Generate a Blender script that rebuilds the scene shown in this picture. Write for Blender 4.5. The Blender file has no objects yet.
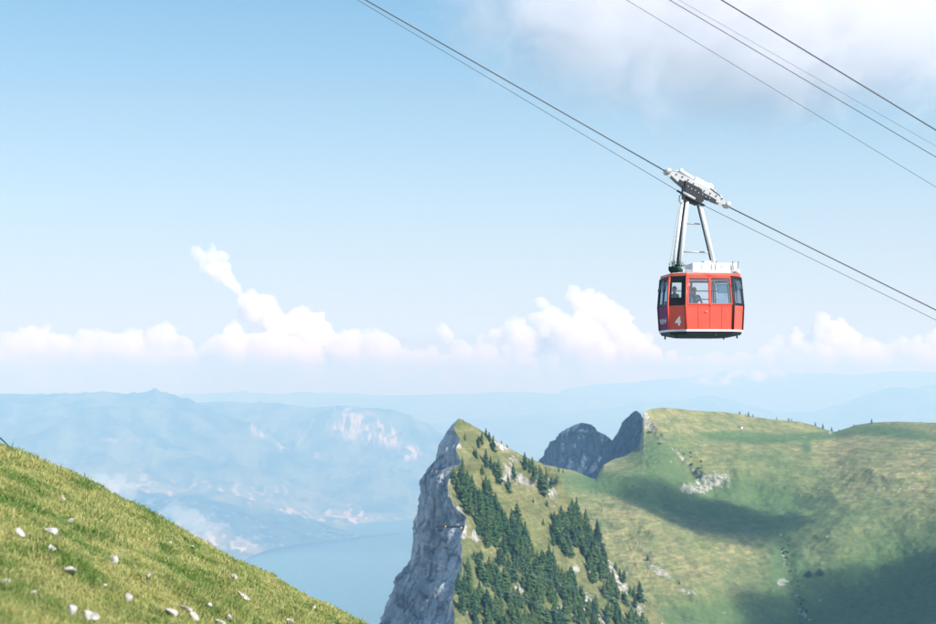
import bpy, math, random
import numpy as np
from mathutils import Vector, Matrix
R = math.radians
sc = bpy.context.scene
C = bpy.data.collections.new('place'); sc.collection.children.link(C)

# ------------------------------------------------------------------ camera
FPX, HORIZON = 1300.0, 375.0
PITCH = math.atan((HORIZON - 312) / FPX)
cp, sp = math.cos(PITCH), math.sin(PITCH)
cam = bpy.data.objects.new('camera', bpy.data.cameras.new('camera'))
C.objects.link(cam)
cam.data.sensor_width = 36; cam.data.lens = 36 * FPX / 936
cam.data.clip_start = 0.5; cam.data.clip_end = 400000
cam.rotation_euler = (math.pi / 2 + PITCH, 0, 0)
sc.camera = cam
def P(px, py, d):
    u, v = (px - 468) / FPX, (312 - py) / FPX
    x, y, z = u, cp - v * sp, sp + v * cp
    return Vector((x * d / y, d, z * d / y))
def PN(px, py, d):            # the same for numpy arrays
    u, v = (np.asarray(px, float) - 468) / FPX, (312 - np.asarray(py, float)) / FPX
    y = cp - v * sp
    return np.stack([u * d / y, d + 0 * u, (sp + v * cp) * d / y], -1)

# ------------------------------------------------------------------ noise
_rng = np.random.RandomState(7)
_perm = _rng.permutation(65536)
def _hash(ix, iy, iz):
    return _perm[(_perm[(_perm[ix & 65535] + iy) & 65535] + iz) & 65535] / 32767.5 - 1.0
def vnoise(p):
    p = np.asarray(p, float)
    i = np.floor(p).astype(int); f = p - i; f = f * f * f * (f * (f * 6 - 15) + 10)
    r = 0
    for dx in (0, 1):
        wx = f[..., 0] if dx else 1 - f[..., 0]
        for dy in (0, 1):
            wy = f[..., 1] if dy else 1 - f[..., 1]
            for dz in (0, 1):
                wz = f[..., 2] if dz else 1 - f[..., 2]
                r = r + wx * wy * wz * _hash(i[..., 0] + dx, i[..., 1] + dy, i[..., 2] + dz)
    return r
def fbm(p, octv=5, gain=0.5, ridged=False):
    p = np.asarray(p, float); a, s, t = 1.0, 0, 0
    for k in range(octv):
        n = vnoise(p * 2.0 ** k + 17.3 * k)
        if ridged: n = 1 - 2 * np.abs(n)
        s = s + a * n; t += a; a *= gain
    return s / t

# ------------------------------------------------------------------ objects
def tag(o, label=None, cat=None, group=None, kind=None):
    if label: o['label'] = label
    if cat: o['category'] = cat
    if group: o['group'] = group
    if kind: o['kind'] = kind
    return o
def link(o, parent=None):
    C.objects.link(o)
    if parent: o.parent = parent
    return o
def empty(name, loc=(0, 0, 0), rz=0):
    o = bpy.data.objects.new(name, None); o.location = loc; o.rotation_euler = (0, 0, rz)
    o.empty_display_size = 0.3
    return link(o)
def npmesh(name, V, F, mat=None, parent=None, smooth=True):
    """V (n,3), F (m,k) arrays of equal sided faces -> linked object"""
    V = np.asarray(V, np.float32); F = np.asarray(F, np.int32)
    me = bpy.data.meshes.new(name)
    me.vertices.add(len(V)); me.vertices.foreach_set('co', V.ravel())
    k = F.shape[1]
    me.loops.add(F.size); me.loops.foreach_set('vertex_index', F.ravel())
    me.polygons.add(len(F)); me.polygons.foreach_set('loop_start', np.arange(0, F.size, k, dtype=np.int32))
    me.polygons.foreach_set('loop_total', np.full(len(F), k, np.int32))
    me.update(calc_edges=True); me.validate()
    if smooth: me.polygons.foreach_set('use_smooth', np.ones(len(me.polygons), bool))
    if mat: me.materials.append(mat)
    return link(bpy.data.objects.new(name, me), parent)
def attr(o, name, vals):
    a = o.data.attributes.new(name, 'FLOAT', 'POINT'); a.data.foreach_set('value', np.asarray(vals, np.float32).ravel())
def gridfaces(nu, nv, closed_u=False):
    i = np.arange(nu if closed_u else nu - 1); j = np.arange(nv - 1)
    I, J = np.meshgrid(i, j, indexing='ij'); I2 = (I + 1) % nu
    return np.stack([I * nv + J, I2 * nv + J, I2 * nv + J + 1, I * nv + J + 1], -1).reshape(-1, 4)

# ------------------------------------------------------------------ materials
def newmat(name):
    m = bpy.data.materials.new(name); m.use_nodes = True
    nt = m.node_tree; nt.nodes.clear()
    return m, nt, nt.nodes, nt.links
class NT:
    """tiny helper for node graphs"""
    def __init__(s, name):
        s.m, s.t, s.n, s.l = newmat(name)
        s.out = s.n.new('ShaderNodeOutputMaterial')
    def node(s, typ, **kw):
        nd = s.n.new(typ)
        for k, v in kw.items():
            if k in nd.inputs.keys() if isinstance(k, str) else False: s.set(nd.inputs[k], v)
            else: setattr(nd, k, v)
        return nd
    def set(s, sock, v):
        if isinstance(v, bpy.types.NodeSocket): s.l.new(v, sock)
        elif isinstance(v, (tuple, list)) and len(v) == 3 and sock.type == 'RGBA': sock.default_value = (*v, 1)
        else: sock.default_value = v
    def pos(s): return s.node('ShaderNodeNewGeometry').outputs['Position']
    def nz(s): 
        x = s.node('ShaderNodeSeparateXYZ'); s.l.new(s.node('ShaderNodeNewGeometry').outputs['Normal'], x.inputs[0]); return x.outputs[2]
    def objco(s): return s.node('ShaderNodeTexCoord').outputs['Object']
    def map(s, vec, scale=(1, 1, 1), rot=(0, 0, 0)):
        m = s.node('ShaderNodeMapping'); s.l.new(vec, m.inputs[0]); m.inputs['Scale'].default_value = scale; m.inputs['Rotation'].default_value = rot
        return m.outputs[0]
    def noise(s, vec, scale, detail=6, rough=0.55, dist=0.0):
        m = s.node('ShaderNodeTexNoise'); s.l.new(vec, m.inputs['Vector'])
        m.inputs['Scale'].default_value = scale; m.inputs['Detail'].default_value = detail
        m.inputs['Roughness'].default_value = rough; m.inputs['Distortion'].default_value = dist
        return m.outputs['Fac']
    def voro(s, vec, scale, feat='F1', rnd=1.0):
        m = s.node('ShaderNodeTexVoronoi', feature=feat); s.l.new(vec, m.inputs['Vector']); m.inputs['Scale'].default_value = scale
        m.inputs['Randomness'].default_value = rnd
        return m.outputs['Distance']
    def ramp(s, fac, stops, interp='LINEAR'):
        r = s.node('ShaderNodeValToRGB'); s.l.new(fac, r.inputs[0]); e = r.color_ramp.elements; r.color_ramp.interpolation = interp
        while len(e) < len(stops): e.new(0.5)
        for k, (p, c) in enumerate(stops):
            e[k].position = p; e[k].color = (*c, 1) if isinstance(c, (tuple, list)) else (c, c, c, 1)
        return r.outputs[0]
    def mix(s, fac, a, b, mode='MIX'):
        m = s.node('ShaderNodeMix', data_type='RGBA', blend_type=mode)
        s.set(m.inputs[0], fac); s.set(m.inputs[6], a); s.set(m.inputs[7], b); return m.outputs[2]
    def math(s, op, a, b=0.0, clamp=False):
        m = s.node('ShaderNodeMath', operation=op); m.use_clamp = clamp; s.set(m.inputs[0], a); s.set(m.inputs[1], b); return m.outputs[0]
    def attr(s, name):
        a = s.node('ShaderNodeAttribute'); a.attribute_name = name; return a.outputs['Fac']
    def bump(s, h, strength=0.5, dist=1.0):
        b = s.node('ShaderNodeBump'); s.l.new(h, b.inputs['Height']); b.inputs['Strength'].default_value = strength; b.inputs['Distance'].default_value = dist
        return b.outputs[0]
    def surf(s, col, rough=0.9, normal=None, metal=0.0, spec=0.3, **kw):
        b = s.node('ShaderNodeBsdfPrincipled'); s.set(b.inputs['Base Color'], col); s.set(b.inputs['Roughness'], rough)
        s.set(b.inputs['Metallic'], metal); s.set(b.inputs['Specular IOR Level'], spec)
        if normal: s.l.new(normal, b.inputs['Normal'])
        for k, v in kw.items(): s.set(b.inputs[k], v)
        s.l.new(b.outputs[0], s.out.inputs[0]); return s.m
def plain(name, col, rough=0.6, metal=0.0, var=0.12, scale=3.0, spec=0.4, **kw):
    s = NT(name); n = s.noise(s.objco(), scale, 5, 0.6)
    c = s.mix(n, tuple(x * (1 - var) for x in col), tuple(min(1, x * (1 + var)) for x in col))
    return s.surf(c, rough, None, metal, spec, **kw)
# ------------------------------------------------------------------ light
SUN_AZ, SUN_EL = 133.0, 38.0          # clockwise from the view direction (+Y)
sun_dir = Vector((math.sin(R(SUN_AZ)) * math.cos(R(SUN_EL)), math.cos(R(SUN_AZ)) * math.cos(R(SUN_EL)), math.sin(R(SUN_EL))))
sl = bpy.data.lights.new('sun', 'SUN'); sl.energy = 4.8; sl.angle = R(0.53); sl.color = (1, 0.95, 0.87)
so = link(bpy.data.objects.new('sun', sl)); so.location = (0, 0, 200)
so.rotation_euler = sun_dir.to_track_quat('Z', 'Y').to_euler()
HAZE_K = 5.75
w = bpy.data.worlds.new('World'); sc.world = w; w.use_nodes = True
wn = w.node_tree.nodes; wl = w.node_tree.links; wn.clear()
sky = wn.new('ShaderNodeTexSky'); sky.sky_type = 'NISHITA'; sky.sun_disc = False
sky.sun_elevation = R(SUN_EL); sky.sun_rotation = R(SUN_AZ)
sky.altitude = 2100; sky.air_density = 1.0; sky.dust_density = 0.5; sky.ozone_density = 2.0
bg = wn.new('ShaderNodeBackground'); bg.inputs[1].default_value = 0.15
wo = wn.new('ShaderNodeOutputWorld'); 
tc = wn.new('ShaderNodeTexCoord'); sx = wn.new('ShaderNodeSeparateXYZ'); wl.new(tc.outputs['Generated'], sx.inputs[0])
rp = wn.new('ShaderNodeValToRGB'); wl.new(sx.outputs[2], rp.inputs[0]); rp.color_ramp.interpolation = 'B_SPLINE'
while len(rp.color_ramp.elements) < 5: rp.color_ramp.elements.new(0.5)
for e, (p_, f_) in zip(rp.color_ramp.elements, ((0, .97), (.07, .9), (.16, .75), (.32, .5), (.7, .1))): e.position = p_; e.color = (f_, f_, f_, 1)
rc = wn.new('ShaderNodeValToRGB'); wl.new(sx.outputs[2], rc.inputs[0])
rc.color_ramp.elements.new(.12)
for e, (p_, c_) in zip(rc.color_ramp.elements, ((0, (.68, .69, .745)), (.13, (.48, .615, .685)), (.3, (.165, .42, .54)))): e.position = p_; e.color = (*c_, 1)
vs = wn.new('ShaderNodeVectorMath'); vs.operation = 'SCALE'; wl.new(rc.outputs[0], vs.inputs[0]); vs.inputs['Scale'].default_value = HAZE_K
mx = wn.new('ShaderNodeMix'); mx.data_type = 'RGBA'; wl.new(rp.outputs[0], mx.inputs[0]); wl.new(sky.outputs[0], mx.inputs[6]); wl.new(vs.outputs[0], mx.inputs[7])
wl.new(mx.outputs[2], bg.inputs[0]); wl.new(bg.outputs[0], wo.inputs[0])
sc.view_settings.view_transform = 'Standard'; sc.view_settings.look = 'None'
sc.view_settings.exposure = 0.5; sc.view_settings.gamma = 1.0; sc.view_settings.use_curve_mapping = False
cy = sc.cycles
cy.use_denoising = True; cy.max_bounces = 16; cy.volume_bounces = 16; cy.diffuse_bounces = 3; cy.transparent_max_bounces = 24
cy.volume_step_rate = 1; cy.volume_max_steps = 64

# ------------------------------------------------------------------ haze
HX, HY0, HY1, HZ0, HZ1 = 26000, -4000, 46000, -1700, 330
v = [(x, y, z) for x in (-HX, HX) for y in (HY0, HY1) for z in (HZ0, HZ1)]
f = [(0, 1, 3, 2), (4, 6, 7, 5), (0, 4, 5, 1), (2, 3, 7, 6), (0, 2, 6, 4), (1, 5, 7, 3)]
s = NT('haze_air'); pv = s.node('ShaderNodeVolumePrincipled')
pv.inputs['Color'].default_value = (0.33, 0.60, .92, 1); pv.inputs['Density'].default_value = 1.35e-4
pv.inputs['Absorption Color'].default_value = (.86, .72, .10, 1)
s.l.new(pv.outputs[0], s.out.inputs[1])
haze = npmesh('haze', v, f, s.m, smooth=False); tag(haze, 'pale blue air haze over the valley and mountains', kind='stuff')

# ------------------------------------------------------------------ clouds
def ico_pts():
    import bmesh
    bm = bmesh.new(); bmesh.ops.create_icosphere(bm, subdivisions=2, radius=1)
    V = np.array([v.co for v in bm.verts]); F = np.array([[v.index for v in f.verts] for f in bm.faces]); bm.free()
    return V, F
ICO = ico_pts()
def cloud_mat(name, dens, col=(1, 1, 1)):
    s = NT(name); pv = s.node('ShaderNodeVolumePrincipled')
    pv.inputs['Color'].default_value = (*col, 1); pv.inputs['Density'].default_value = dens
    pv.inputs['Anisotropy'].default_value = 0.0
    s.l.new(pv.outputs[0], s.out.inputs[1]); s.m.volume_intersection_method if False else None
    return s.m
def cloud(name, label, blobs, voxel, mat, amp, freq, flat=None, seed=0, group=None, sub=0):
    """blobs: (centre, radii) ; union of ellipsoids, remeshed to one skin, then billowed"""
    rs = random.Random(seed); Vs, Fs, n = [], [], 0
    for c, r in blobs:
        q = ICO[0] * np.array(r) + np.array(c); Vs.append(q); Fs.append(ICO[1] + n); n += len(q)
    o = npmesh(name, np.vstack(Vs), np.vstack(Fs), mat)
    m = o.modifiers.new('r', 'REMESH'); m.mode = 'VOXEL'; m.voxel_size = voxel
    dg = bpy.context.evaluated_depsgraph_get(); me = bpy.data.meshes.new_from_object(o.evaluated_get(dg)); o.modifiers.clear()
    import bmesh                              # keep one connected skin
    bm = bmesh.new(); bm.from_mesh(me); bm.verts.ensure_lookup_table(); seen = set(); best = []
    for v0 in bm.verts:
        if v0.index in seen: continue
        st, isl = [v0], []; seen.add(v0.index)
        while st:
            v_ = st.pop(); isl.append(v_)
            for e_ in v_.link_edges:
                q_ = e_.other_vert(v_)
                if q_.index not in seen: seen.add(q_.index); st.append(q_)
        if len(isl) > len(best): best = isl
    bs = set(v_.index for v_ in best); bmesh.ops.delete(bm, geom=[v_ for v_ in bm.verts if v_.index not in bs], context='VERTS'); bm.to_mesh(me); bm.free(); o.data = me
    co = np.empty(len(me.vertices) * 3, np.float32); me.vertices.foreach_get('co', co); co = co.reshape(-1, 3)
    no = np.empty(len(me.vertices) * 3, np.float32); me.vertex_normals.foreach_get('vector', no); no = no.reshape(-1, 3)
    b = 0
    a, fq = amp, freq
    for k in range(3):        # billows: inverted ridges
        b = b + a * (np.abs(vnoise(co * fq + 31 * k + seed)) * 2 - 0.6); a *= 0.5; fq *= 2.1
    co = co + no * b[:, None]
    if flat is not None: co[:, 2] = np.where(co[:, 2] < flat, flat + (co[:, 2] - flat) * 0.25, co[:, 2])
    me.vertices.foreach_set('co', co.ravel()); me.update()
    me.polygons.foreach_set('use_smooth', np.ones(len(me.polygons), bool))
    tag(o, label, 'cloud', group)
    return o
CD = 54000.0; PXM = CD / FPX
cm = cloud_mat('cumulus_vapour', 1 / 430.0, (.975, .955, .96))
def puffs(bl, rs, c, q, n, depth):
    for k in range(n):
        a = rs.uniform(0, 6.28); e = rs.uniform(-0.4, 1.5); rr = q * rs.uniform(0.25, 0.5)
        dv = Vector((math.cos(a) * math.cos(e), math.sin(a) * math.cos(e), math.sin(e))) * q * rs.uniform(0.75, 1.05)
        bl.append((c + dv, (rr, rr, rr)))
        if depth > 1 and rr > 180: puffs(bl, rs, c + dv, rr, 5, depth - 1)
def bank(name, label, L, seed, k=1.36, mat=cm, D=CD):
    rs = random.Random(seed); bl = []
    for (px, py, r) in L:
        d = D + rs.uniform(-.7, .7) * k * r * D / FPX; c = P(px, py, d); q = k * r * d / FPX
        bl.append((c, (q, q * 1.1, q * 0.95)))
        puffs(bl, rs, c, q, 10, 2)
    return cloud(name, label, bl, 90, mat, 110, 1 / 500., seed=seed)
bank('cloud', 'small torn white cloud floating highest over the left cloud bank', [(196,251,3.5),(201,256,5),(207,262,6.5),(213,258,4.5),(215,270,7.5),(221,267,5),(226,277,6.5),(230,284,5.5),(236,290,4.5),(211,249,3),(222,258,3.5),(218,280,4),(240,295,3),(228,268,3.5),(203,268,3.5)], 1, 1.3)
bank('cloud', 'long white cumulus cloud bank over the left mountains with a rounded tower', [
 (262,312,14),(250,306,8),(274,320,9),(303,325,11),(311,334,14),(292,338,14),(326,342,11),(345,352,12),(380,352,12),(396,357,7),(364,348,11),
 (230,352,16),(250,358,16),(272,354,18),(300,362,17),(330,366,12),(360,366,10),(205,366,12),(385,366,8),(215,374,11),(250,374,12),(285,374,12),(320,374,12),(355,373,11),(395,372,9),(415,366,9),(405,360,7)], 2)
bank('cloud', 'low white cumulus cloud bank at the left edge of the sky', [
 (20,349,12),(40,344,11),(6,362,12),(62,354,14),(86,354,13),(100,338,5),(103,322,2.5),(110,349,10),(130,348,13),(160,343,11),(165,338,9),(150,358,12),(186,358,10),(30,366,11),(110,366,10),(70,368,9),(-25,350,18),(170,368,9),(0,374,12),(35,375,12),(70,375,12),(105,375,12),(140,374,12),(175,374,11)], 3)
bank('cloud', 'tall white cumulus cloud with stepped towers left of the red cabin', [
 (572,295,5),(583,305,9),(600,316,11),(618,328,11),(635,345,11),(650,356,9),(543,304,4.5),(552,315,6),(555,328,12),(538,321,5),(515,329,7),(523,345,12),(497,334,5),
 (486,357,11),(463,357,9),(446,364,7),(583,345,20),(549,361,15),(627,361,12),(443,331,5),(447,337,4),(600,362,14),(505,364,10),(672,360,5),(422,371,9),(425,364,7),(455,374,11),(490,374,12),(525,374,13),(560,374,14),(600,374,14),(640,373,12),(670,371,9),(430,360,7),(570,345,14),(610,345,14),(540,340,8)], 4, 1.42)
bank('cloud', 'rounded white cumulus cloud just right of the red cabin', [
 (795,340,6),(775,346,5),(824,334,9),(840,331,7),(835,347,11),(818,348,8),(850,340,7),(806,352,9),(845,358,9),(785,356,8),(765,356,6),(820,362,10),(770,368,8),(795,370,9),(850,366,9)], 5, 1.6)
bank('cloud', 'small cumulus cloud row low at the right edge', [
 (870,353,5),(887,356,5),(868,370,7),(887,372,6),(909,371,7),(904,346,5),(921,350,6),(934,361,9),(915,362,6),(960,355,16),(832,374,4),(990,360,12),(880,362,9),(897,360,9),(915,354,8),(925,370,9),(900,374,8),(872,352,7),(862,362,8),(940,345,9)], 6, 1.6)
bank('cloud', 'faint low cloud strip under and right of the red cabin', [(690,366,8),(705,369,9),(722,368,9),(738,366,8),(755,369,8),(715,362,6),(745,361,5)], 8, 1.3)
# veil cloud, upper right
vm = cloud_mat('veil_vapour', 1 / 330.0, (0.998, 0.975, 0.982))
_n = vm.node_tree; _v = [x for x in _n.nodes if x.type == 'PRINCIPLED_VOLUME'][0]; NW = _n.nodes.new; LK = _n.links.new
VD = 9000.; VC = P(765, -10, VD); VR = Vector((400 * VD / FPX, 800, 175 * VD / FPX))
_t = NW('ShaderNodeTexCoord'); _mp = NW('ShaderNodeMapping'); _mp.inputs['Scale'].default_value = (1 / VR.x, 1 / VR.y, 1 / VR.z); LK(_t.outputs['Object'], _mp.inputs[0])
_ln = NW('ShaderNodeVectorMath'); _ln.operation = 'LENGTH'; LK(_mp.outputs[0], _ln.inputs[0])
_e = NW('ShaderNodeMapRange'); _e.inputs[1].default_value = .55; _e.inputs[2].default_value = 1.0; _e.inputs[3].default_value = .27; _e.inputs[4].default_value = -.24; LK(_ln.outputs['Value'], _e.inputs[0])
def _nz(sc_, det, dist, rough):
    z_ = NW('ShaderNodeTexNoise'); z_.inputs['Scale'].default_value = sc_; z_.inputs['Detail'].default_value = det; z_.inputs['Roughness'].default_value = rough; z_.inputs['Distortion'].default_value = dist
    m_ = NW('ShaderNodeMapping'); m_.inputs['Scale'].default_value = (1, .8, 1.35); m_.inputs['Rotation'].default_value = (0, .35, 0); LK(_t.outputs['Object'], m_.inputs[0]); LK(m_.outputs[0], z_.inputs['Vector']); return z_.outputs['Fac']
_a = NW('ShaderNodeMath'); _a.operation = 'ADD'; LK(_nz(1 / 560., 8, .9, .66), _a.inputs[0]); LK(_e.outputs[0], _a.inputs[1])
_r = NW('ShaderNodeMapRange'); _r.inputs[1].default_value = .42; _r.inputs[2].default_value = .80; _r.inputs[3].default_value = 0; _r.inputs[4].default_value = 1 / 320.; LK(_a.outputs[0], _r.inputs[0]); LK(_r.outputs[0], _v.inputs['Density'])
vm.cycles.volume_step_rate = .35
veil = npmesh('cloud', ICO[0] * np.array(VR) * 1.03, ICO[1], vm); veil.location = VC; tag(veil, 'large pinkish grey veil of cloud filling the upper right sky', 'cloud')
# ================================================================== terrain helpers
def interp(xs, pts, k=1):
    pts = np.asarray(pts, float); return np.interp(xs, pts[:, 0], pts[:, k])
def proj(V):                   # world -> photo pixels (to find a spot on a surface)
    V = np.asarray(V, float); f = V[:, 1] * cp + V[:, 2] * sp; up = -V[:, 1] * sp + V[:, 2] * cp
    return 468 + V[:, 0] / f * FPX, 312 - up / f * FPX
def gauss(px, py, L):
    a = 0
    for (x, y, sx, sy, *r) in L:
        th = R(r[0]) if r else 0; k = r[1] if len(r) > 1 else 1
        dx, dy = px - x, py - y; u = dx * math.cos(th) + dy * math.sin(th); v_ = -dx * math.sin(th) + dy * math.cos(th)
        a = a + k * np.exp(-(u / sx) ** 2 - (v_ / sy) ** 2)
    return a
def normals(o):
    no = np.empty(len(o.data.vertices) * 3, np.float32); o.data.vertex_normals.foreach_get('vector', no); return no.reshape(-1, 3)

# ------------------------------------------------------------------ valley floor and lake
s = NT('valley_floor'); p = s.pos()
fld = s.ramp(s.voro(s.map(p, (1, 1, .01)), 1 / 320.), [(0.0, (.10, .14, .05)), (0.35, (.16, .19, .08)), (0.6, (.05, .08, .035)), (1, (.2, .19, .12))])
wood = s.ramp(s.noise(p, 1 / 900., 7, .6), [(.47, 0), (.55, 1)])
town = s.ramp(s.math('MULTIPLY', s.noise(p, 1 / 1500., 3), s.voro(p, 1 / 60.)), [(.32, 0), (.40, 1)])
c = s.mix(wood, fld, (.035, .06, .03)); c = s.mix(town, c, (.5, .42, .38))
gmat = s.surf(c, 1.0)
ground = npmesh('ground', [(-25900, -3900, -1606), (25900, -3900, -1606), (25900, 45900, -1606), (-25900, 45900, -1606)], [(0, 1, 2, 3)], gmat, smooth=False)
tag(ground, kind='structure')
s = NT('lake_water'); p = s.pos()
h = s.noise(s.map(p, (1, .5, 1)), 1 / 25., 4)
c = s.mix(s.ramp(s.noise(s.map(p, (1, .25, 1)), 1 / 2600., 3), [(.4, 0), (.62, 1)]), (.035, .12, .15), (.05, .15, .18))
lake = npmesh('lake', [(-9000, 3000, -1600), (9000, 3000, -1600), (9000, 17500, -1600), (-9000, 17500, -1600)], [(0, 1, 2, 3)],
              s.surf(c, .35, s.bump(h, .15, 1.5), spec=.35), smooth=False); tag(lake, kind='structure')

# ------------------------------------------------------------------ far mountains (real ranges at 11-40 km)
s = NT('far_slopes'); p = s.pos()
rk = s.attr('rock'); n1 = s.noise(s.map(p, (1, .4, .3)), 1 / 150., 7, .66)
forest = s.mix(s.ramp(s.noise(p, 1 / 500., 7, .65), [(.42, 0), (.56, 1)]), (.025, .045, .03), (.12, .15, .085))
alp = s.attr('low'); field = s.ramp(s.voro(s.map(p, (1, 1, .3)), 1 / 260.), [(0, (.14, .18, .08)), (.4, (.25, .24, .13)), (.7, (.05, .08, .03)), (1, (.1, .13, .06))])
house = s.ramp(s.math('MULTIPLY', s.noise(p, 1 / 800., 3), s.voro(p, 1 / 90.)), [(.34, 0), (.42, 1)])
field = s.mix(house, field, (.55, .46, .42))
c = s.mix(alp, forest, field)
st_ = s.noise(s.map(p, (1, .3, .22)), 1 / 75., 5, .65)
rr = s.math('MULTIPLY', s.ramp(rk, [(.25, 0), (.75, 1)]), s.ramp(st_, [(.46, 0), (.58, 1)]))
c = s.mix(rr, c, (.46, .40, .37))
far_mat = s.surf(c, 1.0)
def loft_land(name, cols, foot, crest, back, nu, nv, x0, x1, amp, freq, mat, rocks=(), low=None, prof=1.0, seed=0, crest_k=.75):
    px = np.linspace(x0, x1, nu)[:, None]; nf = int(nv * .75); t = np.concatenate([np.linspace(0, 1, nf), 1 + np.linspace(0, 1, nv - nf + 1)[1:]])[None]
    F, K, B = [[interp(px[:, 0], cc, k)[:, None] for k in (1, 2)] for cc in (foot, crest, back)]
    Pf, Pk, Pb = [PN(px[:, 0], c_[0][:, 0], c_[1][:, 0])[:, None, :] for c_ in (F, K, B)]
    tf = np.clip(t, 0, 1)[..., None]; tb = np.clip(t - 1, 0, 1)[..., None]
    tz = tf ** prof
    pos = Pf + (Pk - Pf) * tf; pos[..., 2] = (Pf + (Pk - Pf) * tz)[..., 2]
    pos = np.where(t[..., None] <= 1, pos, Pk + (Pb - Pk) * tb)
    n = fbm(np.concatenate([pos[..., :2] * freq, 0 * pos[..., :1] + seed], -1), 7, .52, ridged=True)
    e = np.sin(np.clip(t, 0, 2) * math.pi / 2) ** .6
    pos[..., 2] += (n - .15) * amp * (e * (1 - crest_k * np.exp(-((t - 1) / .12) ** 2)) + .06)
    pos[..., 0] += fbm(pos * freq * 1.3 + 5, 4) * amp * .5 * e
    o = npmesh(name, pos.reshape(-1, 3), gridfaces(nu, nv), mat)
    qx, qy = proj(pos.reshape(-1, 3)); attr(o, 'rock', np.clip(gauss(qx, qy, rocks) if rocks else 0 * qx, 0, 1))
    attr(o, 'low', np.clip(1 - (pos[..., 2].ravel() + 1600) / 420, 0, 1) if low is None else low(qx, qy))
    tag(o, kind='structure'); return o
# left lake shore plain and foothills, running up into the nearer left range
SH = [(-200, 600, 9400), (200, 590, 9700), (235, 568, 10800), (250, 556, 11480), (300, 545, 12230), (360, 537, 12840), (410, 531, 13330), (470, 526, 13770), (560, 520, 14300), (700, 520, 14300)]
loft_land('hills', 0, [(a, b, 1598 * FPX / (b - 375)) for a, b, _ in SH],
          [(-200, 404, 17000), (0, 404, 17000), (40, 403, 17000), (90, 402, 16800), (120, 399, 16700), (150, 394, 16600), (165, 396, 16550), (180, 401, 16500), (210, 410, 16300), (250, 420, 16100), (275, 440, 15900), (320, 475, 15500), (380, 505, 15000), (470, 518, 14500), (700, 518, 14800)],
          [(-200, 480, 21000), (700, 530, 19000)], 520, 300, -200, 560, 620, 1 / 2600., far_mat,
          [(263, 433, 10, 6), (255, 425, 5, 5), (283, 443, 6, 9), (120, 440, 40, 4, 0, .5), (230, 545, 30, 5, -15, .8)], prof=2.3, seed=3, crest_k=.62,
          low=lambda x, y: np.clip((y - 455 - .12 * (x - 100)) / 45, 0, 1))
# the right hand limestone mountain above the lake
loft_land('hills', 0, [(150, 500, 16500), (240, 512, 15600), (330, 527, 14600), (400, 533, 13900), (480, 530, 14200), (620, 528, 14500)],
          [(150, 404, 19500), (220, 401, 19200), (270, 401, 19000), (300, 402.5, 18800), (330, 401.5, 18600), (350, 404, 18500), (372, 411, 18400), (400, 420, 18300), (440, 433, 18200), (480, 447, 18100), (520, 460, 18000), (620, 480, 18000)],
          [(150, 480, 24000), (620, 500, 23000)], 460, 300, 150, 600, 560, 1 / 2100., far_mat,
          [(346, 416, 6, 12, 15), (352, 428, 12, 13, 10), (372, 432, 14, 14, 20), (392, 436, 12, 10, 10), (410, 453, 12, 9), (317, 455, 5, 4), (365, 420, 10, 8), (335, 430, 8, 10, 0, .5), (300, 435, 8, 12, 20, .6)], prof=1.25, seed=9,
          low=lambda x, y: np.clip((y - 512) / 15, 0, 1))
# ranges further off on the right
s = NT('high_range'); p = s.pos()
rr = s.math('MULTIPLY', s.ramp(s.attr('rock'), [(.3, 0), (.9, 1)]), s.ramp(s.noise(s.map(p, (1, .4, .6)), 1 / 420., 6, .7), [(.42, 0), (.53, .9)]))
hi_mat = s.surf(s.mix(rr, (.07, .085, .09), (.85, .85, .88)), 1.0)
zero = lambda x, y: 0 * x
loft_land('hills', 0, [(380, 470, 22000), (1100, 470, 22000)],
          [(380, 430, 27000), (480, 418, 27000), (560, 412, 27000), (600, 409, 27000), (640, 404, 27000), (680, 401, 27000), (715, 399, 27000), (740, 404, 27000), (775, 415, 27000), (805, 414, 27000), (830, 406, 27000), (860, 395, 26500), (890, 388, 26000), (915, 391, 26000), (950, 384, 26000), (1100, 390, 26000)],
          [(380, 470, 33000), (1100, 470, 33000)], 300, 120, 380, 1100, 420, 1 / 3200., far_mat, low=zero, seed=21)
loft_land('hills', 0, [(560, 440, 33000), (1100, 440, 33000)],
          [(560, 392, 38000), (640, 382, 38000), (690, 379, 38000), (715, 374, 38000), (733, 369, 38000), (742, 371, 38000), (756, 368.5, 38000), (770, 371, 38000), (800, 376, 38000), (850, 377, 38000), (900, 372, 38000), (1000, 378, 38000), (1100, 380, 38000)],
          [(560, 420, 43000), (1100, 420, 43000)], 320, 100, 560, 1100, 420, 1 / 2600., hi_mat, [(762, 373, 45, 8), (720, 380, 34, 6)], low=zero, seed=33)
loft_land('hills', 0, [(-300, 430, 28000), (700, 430, 28000)],
          [(-300, 398, 34000), (-60, 400, 34000), (40, 396, 34000), (120, 399, 34000), (260, 394, 34000), (400, 397, 34000), (520, 395, 34000), (700, 396, 34000)],
          [(-300, 430, 40000), (700, 430, 40000)], 260, 90, -300, 700, 380, 1 / 3000., far_mat, low=zero, seed=44)

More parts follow.
